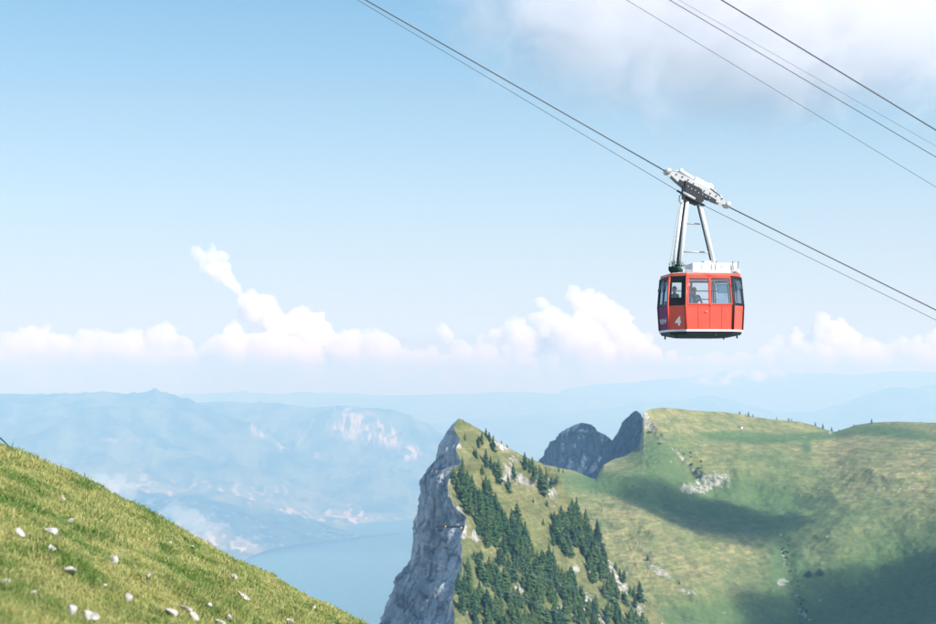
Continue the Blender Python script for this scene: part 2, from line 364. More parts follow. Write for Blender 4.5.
# ------------------------------------------------------------------ alpine grass and rock materials
def alpine(name, grass_a, grass_b, green, rockc, sc_=1.0, rock_noise=1 / 9., rock_t=.73):
    s = NT(name); p = s.pos()
    n1 = s.noise(p, 1 / 45. * sc_, 6, .6); n2 = s.noise(p, 1 / 4. * sc_, 5, .7); n3 = s.noise(p, 1 / 150. * sc_, 4, .55)
    g = s.mix(s.ramp(n1, [(.35, 0), (.65, 1)]), grass_a, grass_b)
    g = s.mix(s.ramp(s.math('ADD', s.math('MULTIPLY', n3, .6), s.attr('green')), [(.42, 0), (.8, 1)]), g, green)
    g = s.mix(s.ramp(s.noise(s.map(p, (1, 1, 2.2), (0, 0, .5)), 1 / 16. * sc_, 7, .68), [(.36, .75), (.60, 0)]), g, tuple(x * .8 for x in green))
    g = s.mix(s.ramp(n2, [(.3, .65), (.62, 0)]), g, tuple(x * .45 for x in green))
    rn = s.noise(p, rock_noise * sc_, 6, .7); vv = s.noise(s.map(p, (1, 1, .25)), 1 / 3. * sc_, 6, .7)
    rcol = s.ramp(vv, [(.28, tuple(x * .4 for x in rockc)), (.5, rockc), (.75, tuple(min(.8, x * 1.25) for x in rockc))])
    rn = s.math('ADD', s.math('MULTIPLY', rn, .55), s.math('MULTIPLY', vv, .45))
    m = s.ramp(s.math('ADD', s.math('MULTIPLY', s.attr('rock'), .30), s.math('MULTIPLY', rn, 1.1)), [(rock_t, 0), (rock_t + .07, 1)])
    spk = s.ramp(s.noise(p, 1 / 2.2 * sc_, 4, .75), [(.44, .0), (.52, 1)])
    m = s.math('MULTIPLY', m, s.math('ADD', s.math('MULTIPLY', spk, .75), .25 if rock_t < .72 else .12))
    tiny = s.math('MULTIPLY', s.ramp(s.voro(p, 1 / 9. * sc_), [(.07, .8), (.12, 0)]), s.ramp(s.noise(p, 1 / 60. * sc_, 3), [(.48, 0), (.6, 1)])); m = s.math('MAXIMUM', m, tiny)
    terr = s.node('ShaderNodeTexWave'); terr.wave_type = 'BANDS'; terr.bands_direction = 'Z'; s.l.new(s.map(p, (.03, .03, 1)), terr.inputs[0]); terr.inputs['Scale'].default_value = .16 * sc_; terr.inputs['Distortion'].default_value = 9; terr.inputs['Detail'].default_value = 4; terr.inputs['Detail Scale'].default_value = 2.5
    g = s.mix(s.ramp(terr.outputs['Fac'], [(.0, .35), (.45, 0)]), g, tuple(x * .75 for x in green))
    c = s.mix(m, g, rcol)
    hb = s.math('ADD', s.math('MULTIPLY', s.noise(p, 1 / 3.5 * sc_, 7, .75), 1.6), s.math('MULTIPLY', vv, m))
    return s.surf(c, .95, s.bump(hb, .8, 1.2 / sc_), spec=.15)
s = NT('cliff_limestone'); p = s.pos()
st = s.noise(s.map(p, (1, 1, .11)), 1 / 5.5, 8, .7); st2 = s.noise(s.map(p, (1, 1, .4)), 1 / 26., 5, .6); st3 = s.voro(s.map(p, (1, 1, .5)), 1 / 14., 'DISTANCE_TO_EDGE')
c = s.ramp(st, [(.30, (.13, .17, .22)), (.43, (.36, .42, .48)), (.55, (.54, .58, .62)), (.70, (.74, .74, .72))])
c = s.mix(s.ramp(st2, [(.36, .6), (.58, 0)]), c, (.10, .13, .16)); c = s.mix(s.ramp(st3, [(0, .7), (.07, 0)]), c, (.04, .045, .05))
ly = s.noise(s.map(p, (.25, .25, 2.2), (.25, .15, 0)), 1 / 9., 5, .6); c = s.mix(s.ramp(ly, [(.38, .45), (.48, 0)]), c, (.12, .15, .19))
moss = s.ramp(s.math('ADD', s.math('MULTIPLY', s.attr('green'), .6), s.math('MULTIPLY', s.noise(p, 1 / 6., 5, .7), .7)), [(.66, 0), (.74, 1)])
c = s.mix(moss, c, (.11, .12, .05))
cliff_mat = s.surf(c, .95, s.bump(s.math('ADD', st, s.math('MULTIPLY', s.ramp(st3, [(0, 0), (.12, 1)]), .5)), 1.0, 2.5), spec=.15)

_m = cliff_mat.copy(); _m.name = 'shade_tinted_limestone'; crag_mat = _m  # cliff rock copied darker and bluer, the crags' shade put into its colour
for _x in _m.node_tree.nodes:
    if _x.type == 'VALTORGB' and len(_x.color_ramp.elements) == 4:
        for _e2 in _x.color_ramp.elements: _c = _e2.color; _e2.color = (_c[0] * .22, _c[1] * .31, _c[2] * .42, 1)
def solid(name, rows, counts, mats, matsel, disp, label=None, cat=None):
    """closed loft: rows (nv, k, 3) of ring points, counts faces per ring segment"""
    rows = np.asarray(rows, float); nv, k = rows.shape[:2]; ring = []
    segid = []
    for a in range(k):
        b = (a + 1) % k; t = np.linspace(0, 1, counts[a], endpoint=False)[None, :, None]
        ring.append(rows[:, a][:, None] * (1 - t) + rows[:, b][:, None] * t); segid += [a + x for x in t.ravel()]
    pos = np.concatenate(ring, 1); nu = pos.shape[1]; segid = np.array(segid)
    pos = disp(pos, segid)
    pos = pos.transpose(1, 0, 2); V = pos.reshape(-1, 3); F = gridfaces(nu, nv, True)
    top = V.reshape(nu, nv, 3)[:, 0].mean(0)
    o = npmesh(name, V, F, None)
    for m in mats: o.data.materials.append(m)
    sid = np.repeat(segid[:, None], nv - 1, 1).ravel()
    o.data.polygons.foreach_set('material_index', matsel(sid).astype(np.int32))
    return o, pos, segid

# ------------------------------------------------------------------ the pointed peak
Lc = [(419, 458), (424, 453), (432, 447), (440, 443), (447, 440), (460, 438), (468, 433), (475, 428), (484, 426), (492, 425), (503, 423), (512, 420), (527, 416), (540, 412), (552, 408), (562, 405), (576, 401), (590, 395), (606, 390), (620, 382), (640, 372), (700, 345)]
Ac = [(419, 459.5), (427, 453), (433, 456), (439, 460), (448, 456), (463, 461), (471, 451), (485, 448), (497, 449), (508, 456), (518, 466), (526, 465), (536, 461), (560, 462), (577, 461), (587, 456), (603, 452), (619, 455), (650, 448), (700, 440)]
Rc = [(419, 461), (421, 464), (424, 470), (429, 479), (434, 486), (442, 499), (450, 512), (458, 527), (463, 540), (468, 551), (474, 558), (490, 566), (510, 580), (530, 594), (550, 607), (570, 621), (585, 635), (600, 648), (615, 660), (630, 672), (660, 694), (700, 722)]
PYS = 419 + 281 * np.linspace(0, 1, 250) ** 1.1
rows = []
for y in PYS:
    k = (y - 419) / 200.
    L, A, Rr = interp(y, Lc), interp(y, Ac), interp(y, Rc)
    dL = 712 + 0 * k; dA = 700 - 128 * k; dR = 702 + 62 * min(1, k * 3) - 75 * max(0, k - .33)
    g = min(1, k * 6 + .02)
    rows.append([P(L, y, dL), P(A, y, dA), P(A + (Rr - A) * .36, y, dA + (dR - dA) * .30), P(A + (Rr - A) * .70, y, dA + (dR - dA) * .66), P(Rr, y, dR),
                 P(Rr - (Rr - A) * .25, y, dR + 90 * g * k + 4), P(L + (A - L) * .4, y, dL + 60 * g * k + 3)])
def pdisp(pos, sid):
    k = np.clip((PYS - 419) / 60., 0.02, 1)[:, None, None]
    cliff = ((sid < 1) | (sid >= 6))[None, :, None] * 1.0
    q = pos * np.array([1, 1, .18])
    fl = fbm(q / 26., 5, .55, True)[..., None] - .3; fi = fbm(pos * np.array([1, 1, .2]) / 7. + 9, 5, .62)[..., None]; ml = fbm(pos / 30. + 3, 5)[..., None]; ms = fbm(pos / 5. + 3, 4)[..., None]
    ledge = fbm(pos * np.array([.4, .4, 1]) / 14. + 50, 4, .6)[..., None]
    fj = fbm(pos * np.array([1, 1, .5]) / 3. + 29, 4, .6)[..., None]
    d1 = (fl * 4.5 + fi * 5.0 + fj * 2.6 + ledge * 2.0) * np.array([-.85, -.5, .1]); d2 = (ml * 3.2 + ms * 1.1) * np.array([.4, -.45, .7])
    edge = (np.clip(np.abs(sid - 1) * 6, 0, 1) ** .7)[None, :, None]     # keep the arete between cliff and meadow in its place
    edge = np.where(((sid - 4) ** 2 < .02)[None, :, None], .5, edge)
    return pos + k * (d1 * cliff * np.maximum(edge, .25) + d2 * (1 - cliff) * np.maximum(edge, .3))
peak_grass = alpine('peak_meadow', (.34, .30, .15), (.28, .275, .115), (.12, .17, .06), (.55, .53, .49), 1.0, 1 / 7., .68)
peak, ppos, psid = solid('rocky_peak', rows, [90, 60, 60, 60, 14, 10, 24], [cliff_mat, peak_grass], lambda s_: np.where((s_ < 1) | (s_ >= 6), 0, 1), pdisp)
V = ppos.reshape(-1, 3); qx, qy = proj(V)
attr(peak, 'rock', np.clip(gauss(qx, qy, [(458, 446, 4, 4), (447, 482, 4, 10), (458, 512, 6, 8, 30), (464, 530, 4, 12), (475, 536, 4, 9, -20), (500, 444, 12, 4, 35), (515, 460, 8, 5, 40, .6), (524, 480, 14, 6, 35), (508, 475, 6, 10), (552, 492, 9, 5, 60), (547, 482, 8, 4), (612, 572, 13, 5, 55, 1.2), (625, 590, 7, 8, 0, .9), (585, 602, 8, 9), (594, 545, 4, 6), (575, 570, 4, 6), (520, 588, 6, 6), (470, 612, 9, 7, 0, .6), (493, 612, 7, 5, 0, .6), (560, 610, 5, 7), (605, 618, 8, 5), (640, 610, 6, 8, 50, .8)]), 0, 1.1))
attr(peak, 'green', np.where(np.repeat(((psid < 1) | (psid >= 6))[:, None], len(PYS), 1).ravel(), np.clip(gauss(qx, qy, [(462, 505, 6, 10), (463, 528, 4, 3), (440, 530, 4, 3)]), 0, 1), np.clip((qy - 480) / 400, 0, .3)))
peak['kind'] = 'structure'

# ------------------------------------------------------------------ the wide meadow mountain behind
SK = [(480, 452), (520, 458), (545, 465), (560, 468), (575, 471), (590, 477.5), (595, 479), (598, 473), (604, 464.5), (612, 460), (625, 456), (636, 449), (640.5, 443), (642, 425), (643.5, 413), (650, 409.5), (662, 408), (680, 409.5), (700, 411), (720, 412), (740, 413.5), (756, 417), (770, 419), (800, 422), (815, 426), (826, 430), (835, 432), (845, 429), (856, 425), (872, 422.5), (900, 421.5), (936, 423), (1000, 420), (1100, 428), (1250, 440)]
DS = [(480, 1090), (560, 1100), (595, 1150), (640, 1250), (700, 1340), (760, 1380), (835, 1390), (900, 1340), (1000, 1290), (1250, 1200)]
DB = [(480, 730), (600, 790), (700, 850), (780, 870), (860, 830), (940, 760), (1100, 690), (1250, 640)]
SKa = np.array(SK); MPX = np.unique(np.concatenate([np.linspace(480, 1250, 520), np.linspace(590, 650, 90)]))
sk = np.interp(MPX, SKa[:, 0], SKa[:, 1]); nf, nb = 330, 60
t = np.linspace(0, 1, nf)[None]
tt = 1 - (1 - t) ** 1.35
def smooth_cols(a_, sg):
    k_ = np.exp(-((MPX[:, None] - MPX[None]) / sg) ** 2) * np.gradient(MPX)[None]; return (k_ * a_[None]).sum(1) / k_.sum(1)
sk0, sk1 = smooth_cols(sk, 50.), smooth_cols(sk, 16.)
pyr = 720 + (sk0[:, None] - 720) * tt
h0 = pyr - sk0[:, None]
pyr = pyr + (sk1 - sk0)[:, None] * np.exp(-np.maximum(h0, 0) / 30.) + (sk - sk1)[:, None] * np.exp(-np.maximum(h0, 0) / 8.)
db, ds = smooth_cols(interp(MPX, DB), 50.)[:, None], smooth_cols(interp(MPX, DS), 40.)[:, None]
dep = db + (ds - db) * (.25 * tt + .75 * tt ** 2.0)
# folds of the ground: hollows push the surface away from the camera, spurs pull it closer
fade = np.clip((1 - tt) * 6, 0, 1)
GX = MPX[:, None] + 0 * pyr
dep = dep + fade * (gauss(GX, pyr, [(700, 498, 60, 22, 0, 45), (770, 505, 50, 18, 0, 30), (880, 590, 70, 45, 0, 45), (788, 585, 9, 50, -12, 9), (735, 437, 35, 8, 0, 30), (690, 470, 12, 26, -38, 26), (560, 500, 30, 22, 0, 20)])
                    - gauss(GX, pyr, [(622, 474, 32, 16, 10, 26), (660, 440, 22, 22, 30, 18), (840, 540, 40, 60, 25, 30), (700, 590, 60, 30, 20, 24), (650, 520, 30, 30, 30, 22), (880, 470, 40, 18, 10, 25)]))
pos = PN(GX, pyr, dep)
bx_ = np.linspace(0, 1, nb + 1)[1:][None, :, None]
back = pos[:, -1:, :] + bx_ * np.array([30, 260, 0]) + np.array([0, 0, -170]) * bx_ ** 1.3
pos = np.concatenate([pos, back], 1)
fd = np.concatenate([fade * .85 + .15 + 0 * pyr, np.full((len(MPX), nb), .3)], 1)[..., None]
pos = pos + fd * (fbm(pos / 90., 5)[..., None] * np.array([0, -4, 5.0]) + fbm(pos / 11. + 7, 5, .6)[..., None] * np.array([0, -1.8, 1.8]) + fbm(pos / 38. + 17, 5, .55, True)[..., None] * np.array([0, -3.5, 3.2]))
px_, py_ = proj(pos.reshape(-1, 3))
band = gauss(px_, py_, [(658, 432, 16, 4, 50), (682, 458, 22, 4.5, 48), (700, 474, 10, 5, 40)])
rockm = band.reshape(pos.shape[:2])[..., None]
pos = pos + rockm * (fbm(pos / 14. + 70, 5, .6, True)[..., None]) * np.array([-2.0, -7, 5.0])
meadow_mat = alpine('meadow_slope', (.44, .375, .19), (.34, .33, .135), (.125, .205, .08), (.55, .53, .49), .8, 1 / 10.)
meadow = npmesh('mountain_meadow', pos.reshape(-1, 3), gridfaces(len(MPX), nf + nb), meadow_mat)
tag(meadow, kind='structure')
px_, py_ = proj(pos.reshape(-1, 3))
rk = gauss(px_, py_, [(712, 481, 24, 10, -12, 1.1), (690, 489, 16, 5, 0, .9), (682, 458, 26, 5, 48, .8), (655, 432, 16, 4, 55, .7), (645, 420, 5, 12, 0, 1.0), (641, 445, 3, 14, 0, .9), (662, 573, 17, 3.5, 27, 1.25), (686, 592, 15, 3, 15, .8), (657, 570, 9, 3, 30, 1), (785, 560, 4, 18, -8, .75), (781, 583, 5, 5, 0, 1.3), (802, 613, 9, 4, 40, 1.1), (796, 597, 4, 8, -20, .6), (830, 432, 3, 3), (803, 437, 8, 2, 0, .55), (701, 418, 14, 4, 0, .45), (760, 488, 30, 10, 0, .25), (640, 545, 12, 4, 30, .4), (700, 600, 30, 20, 0, .2)])
attr(meadow, 'rock', np.clip(rk, 0, 1.2))
gr = gauss(px_, py_, [(740, 500, 120, 28, 4, .55), (620, 488, 60, 12, 10, .6), (735, 435, 45, 6, 0, .7), (805, 437, 50, 4, -4, .6), (806, 447, 5, 8, 0, .5), (900, 433, 45, 6, 8, .6), (900, 590, 110, 60, -10, .6), (700, 620, 80, 25, 0, .5), (790, 590, 18, 50, -10, .5), (660, 455, 25, 25, 40, .4), (810, 470, 60, 12, 12, .35)])  # green grass patches; the broad ones also paint in the tint of cloud shade
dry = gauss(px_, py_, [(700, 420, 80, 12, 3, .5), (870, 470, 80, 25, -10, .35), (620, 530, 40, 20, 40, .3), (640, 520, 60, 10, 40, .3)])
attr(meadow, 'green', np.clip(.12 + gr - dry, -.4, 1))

# ------------------------------------------------------------------ shaded crag at the meadow's edge and the dark peak behind
def crag(name, Lc_, Ac_, y0, y1, dl, da, n, amp, label):
    ys = y0 + (y1 - y0) * np.linspace(0, 1, n); rows = []
    for y in ys:
        k = (y - y0) / (y1 - y0); L, A = interp(y, Lc_), interp(y, Ac_)
        rows.append([P(L, y, dl[0] + (dl[1] - dl[0]) * k), P(A, y, da[0] + (da[1] - da[0]) * k), P(A - (A - L) * .1, y, dl[0] + 60 * k + 40), P(L + (A - L) * .3, y, dl[0] + 160 * k + 5)])
    def dp(pos, sid):
        k = np.clip((ys - y0) / 12., .03, 1)[:, None, None]
        return pos + k * (fbm(pos * np.array([1, 1, .35]) / amp[0], 6, .58, True)[..., None] * amp[1]) * np.array([-.8, -.4, .35])
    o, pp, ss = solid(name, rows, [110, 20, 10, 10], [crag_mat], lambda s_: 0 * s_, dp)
    attr(o, 'green', np.zeros(len(o.data.vertices))); o['kind'] = 'structure'; return o
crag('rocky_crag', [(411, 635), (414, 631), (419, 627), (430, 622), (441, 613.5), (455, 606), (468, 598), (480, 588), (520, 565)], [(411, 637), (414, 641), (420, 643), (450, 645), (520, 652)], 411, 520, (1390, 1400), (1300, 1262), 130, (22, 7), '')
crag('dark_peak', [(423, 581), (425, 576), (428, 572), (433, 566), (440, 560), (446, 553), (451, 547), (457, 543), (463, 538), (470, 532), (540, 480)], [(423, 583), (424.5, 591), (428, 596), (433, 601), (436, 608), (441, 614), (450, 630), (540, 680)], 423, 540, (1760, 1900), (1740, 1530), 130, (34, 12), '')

# ------------------------------------------------------------------ foreground hillside
CR = [(-260, 350), (-120, 405), (-60, 428), (0, 449), (24, 457.5), (59, 472), (75, 482), (115, 501), (166, 528), (198, 548), (233, 562), (257, 577), (300, 599), (336, 617), (356, 628), (420, 662), (520, 700), (700, 790), (900, 880)]
HPX = np.linspace(-260, 900, 420); cr = interp(HPX, CR)
DC = interp(HPX, [(-260, 30), (0, 33), (200, 34), (366, 36), (520, 40), (900, 50)])
DN = interp(HPX, [(-260, 7.5), (0, 8.6), (200, 12), (366, 17), (520, 22), (900, 26)])
nf, nb = 240, 90
t = np.linspace(0, 1, nf)[None]; tt = 1 - (1 - t) ** 1.5
BOT = np.maximum(cr + 60, 760)[:, None]
pyr = BOT + (cr[:, None] - BOT) * tt
dep = DN[:, None] + (DC - DN)[:, None] * tt ** 1.7
pos = PN(HPX[:, None] + 0 * pyr, pyr, dep)
b_ = np.linspace(0, 1, nb + 1)[1:][None, :, None]
back = pos[:, -1:, :] + b_ * np.array([14, 60, 0]) + np.array([0, 0, -60]) * b_ ** 1.4
pos = np.concatenate([pos, back], 1)
fd = np.concatenate([np.clip((1 - tt) * 5, .45, 1) + 0 * pyr, np.full((len(HPX), nb), .45)], 1)
bumpz = fbm(np.concatenate([pos[..., :2] / 2.6, 0 * pos[..., :1]], -1), 5, .55) * .32 + fbm(np.concatenate([pos[..., :2] / .55, 3 + 0 * pos[..., :1]], -1), 3, .5) * .07
pos[..., 2] += fd * bumpz
s = NT('hillside_soil'); p = s.pos()
def grass_colour(s, p, root=None):
    a = s.ramp(s.noise(p, .6, 5, .68), [(.40, 0), (.54, 1)])
    b = s.ramp(s.noise(p, 2.3, 4, .6), [(.42, 0), (.66, 1)])
    c = s.mix(b, (.60, .58, .24), (.46, .50, .17)); c = s.mix(a, (.17, .30, .07), c)
    return s.mix(s.ramp(s.noise(p, 9, 3, .6), [(.35, .5), (.6, 0)]), c, (.09, .12, .03))
soil = s.surf(s.mix(.45, grass_colour(s, p), (.09, .085, .035)), 1.0, s.bump(s.noise(p, 14, 5, .7), .8, .06), spec=.1)
hill = npmesh('hillside', pos.reshape(-1, 3), gridfaces(len(HPX), nf + nb), soil); tag(hill, kind='structure')
HV = pos[:, :nf + 16].copy(); HN = normals(hill).reshape(len(HPX), nf + nb, 3)[:, :nf + 16]
if np.mean(HN[..., 2]) < 0: HN = -HN
def on_hill(px, py):
    """spot on the hillside under a picture position, with the scale there"""
    qx, qy = proj(HV.reshape(-1, 3)); k = int(np.argmin((qx - px) ** 2 + (qy - py) ** 2)); v = HV.reshape(-1, 3)[k]
    return Vector(v), Vector(HN.reshape(-1, 3)[k])
# ------------------------------------------------------------------ clouds that shade the meadow (behind and right of the camera, above the haze)
sm = cloud_mat('shading_vapour', 1 / 36.)
def shading_cloud(label, L, seed):
    bl = []
    for (px, py, d, rx, ry, rz) in L:
        g = P(px, py, d); s_ = (760 - g.z) / sun_dir.z; bl.append((g + sun_dir * s_, (rx, ry, rz)))
    cloud('cloud', label, bl, 12, sm, 14, 1 / 60., seed=seed)
shading_cloud('flat bottomed cloud overhead whose shade lies across the hollow of the meadow', [(735, 492, 1100, 60, 70, 42), (680, 492, 1100, 42, 52, 32), (790, 500, 1100, 42, 52, 32), (640, 485, 1100, 26, 36, 20), (820, 494, 1100, 22, 32, 18), (745, 516, 1060, 34, 42, 26), (700, 510, 1070, 34, 40, 24), (790, 514, 1060, 28, 36, 22)], 61)
shading_cloud('broad cloud overhead whose shade covers the lower right meadow', [(920, 592, 880, 62, 90, 46), (885, 625, 850, 45, 50, 36), (960, 600, 880, 110, 110, 60), (900, 660, 800, 90, 80, 50), (1030, 590, 880, 110, 110, 60), (1000, 680, 800, 120, 100, 60), (870, 580, 900, 32, 40, 24), (935, 560, 920, 50, 36, 28)], 67)

# low mist in front of the far slopes
mm = cloud_mat('mist_vapour', 1 / 230., (1, 1, 1))
def mist(label, L, seed):
    rs = random.Random(seed); bl = []
    for (px, py, r) in L:
        d = 7000 + rs.uniform(-80, 80); q = r * d / FPX
        bl.append((P(px, py, d), (q, q, q * .8)))
    o = cloud('mist', label, bl, 16, mm, 26, 1 / 110., seed=seed); o['category'] = 'mist'
mist('pale wisp of mist rising behind the grassy hillside', [(95, 482, 10), (110, 484, 14), (124, 490, 12), (130, 500, 9), (104, 492, 12), (88, 474, 5)], 71)
mist('faint lower wisp of mist above the lake plain', [(172, 512, 11), (186, 517, 13), (200, 524, 12), (212, 533, 8), (190, 530, 10)], 73)

# ------------------------------------------------------------------ conifers
def crown_mesh(seed, h=1.0, wide=.2, layers=17):
    """spruce crown of unit height: whorls of drooping, tapering boughs made of small sprays"""
    rs = np.random.RandomState(seed); V, F = [], []
    def tri(a, b, c):
        n = len(V); V.extend([a, b, c]); F.append((n, n + 1, n + 2))
    lean = rs.uniform(-.015, .015, 2)
    for k in range(layers):
        u = k / (layers - 1.0); z = .07 + .90 * u ** .92
        rad = wide * (1 - u) ** .82 * rs.uniform(.6, 1.25) + .012
        nb = int(11 - 5 * u); a0 = rs.uniform(0, 6.28)
        for j in range(nb):
            if rs.rand() < .16: continue
            a = a0 + 6.283 * j / nb + rs.uniform(-.25, .25); r = rad * rs.uniform(.5, 1.3); dz = -(.30 + .2 * rs.rand()) * r - .008
            d = np.array([math.cos(a), math.sin(a), 0]); sd = np.array([-d[1], d[0], 0]); c0 = np.array([lean[0] * z, lean[1] * z, z])
            tip = c0 + d * r + np.array([0, 0, dz])
            w = r * .42 + .008
            m = c0 + d * r * .55 + np.array([0, 0, dz * .25])
            tri(c0 + np.array([0, 0, .022]), m + sd * w, tip); tri(c0 + np.array([0, 0, .022]), tip, m - sd * w)
            tri(m + sd * w, m + np.array([0, 0, -.045]), tip); tri(m - sd * w, tip, m + np.array([0, 0, -.045]))
            for q in range(2):
                b = c0 + d * r * rs.uniform(.4, .9) + sd * w * rs.uniform(-.9, .9) + np.array([0, 0, dz * .6])
                tri(b, b + d * .35 * r + sd * .2 * r * rs.uniform(-1, 1) + np.array([0, 0, -.035]), b + sd * .012 + np.array([0, 0, .02]))
    tri(np.array([-.008, 0, .93]), np.array([.008, 0, .93]), np.array([lean[0], lean[1], 1.03])); tri(np.array([0, -.008, .93]), np.array([0, .008, .93]), np.array([lean[0], lean[1], 1.03]))
    return np.array(V), np.array(F)
s = NT('spruce_needles'); rnd = s.node('ShaderNodeObjectInfo').outputs['Random']; n = s.noise(s.pos(), 1 / 1.6, 3, .6)
c = s.mix(s.ramp(n, [(.4, 0), (.6, 1)]), (.026, .078, .036), (.095, .185, .068)); c = s.mix(s.ramp(rnd, [(0, .75), (.4, 0)]), c, (.02, .055, .045)); c = s.mix(s.ramp(rnd, [(.6, 0), (1, .7)]), c, (.10, .15, .055))
needle = s.surf(c, .9, spec=.1)
bark = plain('spruce_bark', (.10, .075, .055), .95, scale=6, var=.4)
def trunk_arrays(r0, h, n=7):
    V = []; zs = [-.06, .1, .5, h]; rr = [r0 * 1.25, r0, r0 * .55, r0 * .1]
    for z, r in zip(zs, rr):
        for k in range(n): V.append((r * math.cos(6.283 * k / n), r * math.sin(6.283 * k / n), z))
    F = [(a * n + k, a * n + (k + 1) % n, (a + 1) * n + (k + 1) % n, (a + 1) * n + k) for a in range(3) for k in range(n)]
    return np.array(V), np.array(F)
CROWN, TRUNK = [], []
for sd, w_ in ((1, .20), (2, .17), (3, .235), (4, .19), (5, .15)):
    CROWN.append(crown_mesh(sd, wide=w_, layers=18)); 
TR = trunk_arrays(.022, .9)
protos = []
def spruce(loc, h, kind, label, group, fat=1.0):
    e = empty('spruce_tree', loc, random.uniform(0, 6.28)); e.scale = (h * fat, h * fat, h); tag(e, label, 'tree', group)
    if kind not in MESHES:
        c_ = npmesh('crown', *CROWN[kind], needle, e, smooth=False); t_ = npmesh('trunk', *TR, bark, e); MESHES[kind] = (c_, t_)
    else:
        for src in MESHES[kind]:
            c_ = src.copy(); link(c_, e)
    return e
MESHES = {}
random.seed(5); rs = random.Random(5)
SV = ppos[(psid >= 1) & (psid <= 4.0)].reshape(-1, 3); sx_, sy_ = proj(SV)
def on_peak(px, py):
    k = int(np.argmin((sx_ - px) ** 2 + (sy_ - py) ** 2)); return Vector(SV[k])
top = [(465, 439.5, 8, 'small lone spruce just below the summit of the pointed peak'), (478, 447, 13, 0), (482, 444, 14, 0), (486, 437, 11, 0), (489, 440, 9, 0), (493, 450, 16, 'bushy spruce right of the top clump, near the peak ridge'), (495, 437, 4, 0),
       (476, 458, 12, 0), (474, 455, 8, 0), (486, 465, 19, 0), (490, 467, 13, 0), (498, 481, 25, 'slender tall spruce alone in the upper meadow of the peak'), (495, 473, 15, 0), (482, 474, 10, 0), (486, 491, 20, 0), (489, 496, 20, 0), (508, 491.5, 19, 'broad dark spruce standing alone in the middle of the upper meadow'), (513.6, 478, 18, 'loose crowned spruce between the lone tree and the ridge'),
       (525, 468, 18, 'pointed spruce on the ridge line, leftmost of a row'), (529, 471, 14, 0), (532.5, 478, 23, 0), (541, 492, 26, 0), (545, 489, 24, 0), (549.7, 485, 18, 0), (553, 484, 16, 0), (555, 483, 14, 0), (536, 474, 12, 0), (539, 477, 14, 0),
       (503, 442, 4, 0), (507, 447, 4, 0), (463, 421, 2.5, 0), (470, 424, 2, 0), (533, 503, 6, 'tiny spruce bush alone on the bare strip of the peak'), (547, 506, 8, 0), (551, 519, 8, 0), (543, 525, 7, 0)]
pts = []
def add(px, py, h): pts.append((px, py, h, 0))
for px, py, h, lb in top: pts.append((px, py, h, lb))
def clump(line, w_, n, h0, h1):
    L = np.array(line, float); seg = np.hypot(*(L[1:] - L[:-1]).T); cum = np.concatenate([[0], np.cumsum(seg)]); got = 0; tries = 0
    while got < n and tries < 4000:
        tries += 1; u = rs.uniform(0, cum[-1]); x = np.interp(u, cum, L[:, 0]) + rs.gauss(0, w_ * 1.0); y = np.interp(u, cum, L[:, 1]) + rs.gauss(0, w_) * .7
        if min([((x - a[0]) * 1.0) ** 2 + ((y - a[1]) * .8) ** 2 for a in pts] or [99]) < 5.3: continue
        if y > 640 or x < interp(y, Ac) + 3 or x > interp(y, Rc) - 1: continue
        pts.append((x, y, rs.uniform(h0 * .72, h1 * 1.12), 0)); got += 1
clump([(458, 482), (466, 495), (472, 510)], 7, 15, 14, 20)
clump([(470, 500), (480, 520), (488, 540)], 7, 17, 16, 22)
clump([(486, 498), (492, 515), (500, 535)], 7, 15, 15, 21)
clump([(508, 522), (516, 545), (528, 570), (540, 600)], 9, 38, 16, 24)
clump([(500, 540), (512, 565), (524, 590)], 7, 16, 16, 22)
clump([(474, 552), (478, 566)], 3, 4, 12, 15)
clump([(486, 575), (505, 600)], 9, 16, 17, 23)
clump([(466, 595), (480, 610), (500, 626), (530, 632)], 9, 28, 17, 24)
clump([(545, 560), (556, 580)], 5, 7, 14, 20)
clump([(540, 610), (550, 632)], 8, 9, 16, 22)
clump([(556, 522), (562, 540), (566, 555)], 5, 13, 17, 23)
clump([(568, 514), (578, 530), (590, 552), (600, 575), (610, 598)], 7, 38, 17, 24)
clump([(560, 585), (575, 610), (590, 632)], 9, 25, 17, 24)
clump([(618, 568), (622, 580)], 3, 4, 12, 16)
clump([(600, 620), (640, 632)], 8, 13, 13, 19)
clump([(622, 594), (634, 604), (645, 612)], 4, 5, 14, 18)
pts.append((640, 600, 21, 'tall spruce at the right foot of the peak with bare rock left of it'))
npk = len(pts)
lab = 'dark green spruce standing among its neighbours on the pointed peak slope'
for (px, py, h, lb) in pts:
    v_ = on_peak(px, py) - Vector((0, 0, .3)); hh = h * v_.y / FPX * (0.92 if h > 10 else 1)
    spruce(v_, hh, rs.randrange(5), lb or lab, None if lb else 'spruces on the pointed peak', fat=rs.uniform(1.15, 1.7))
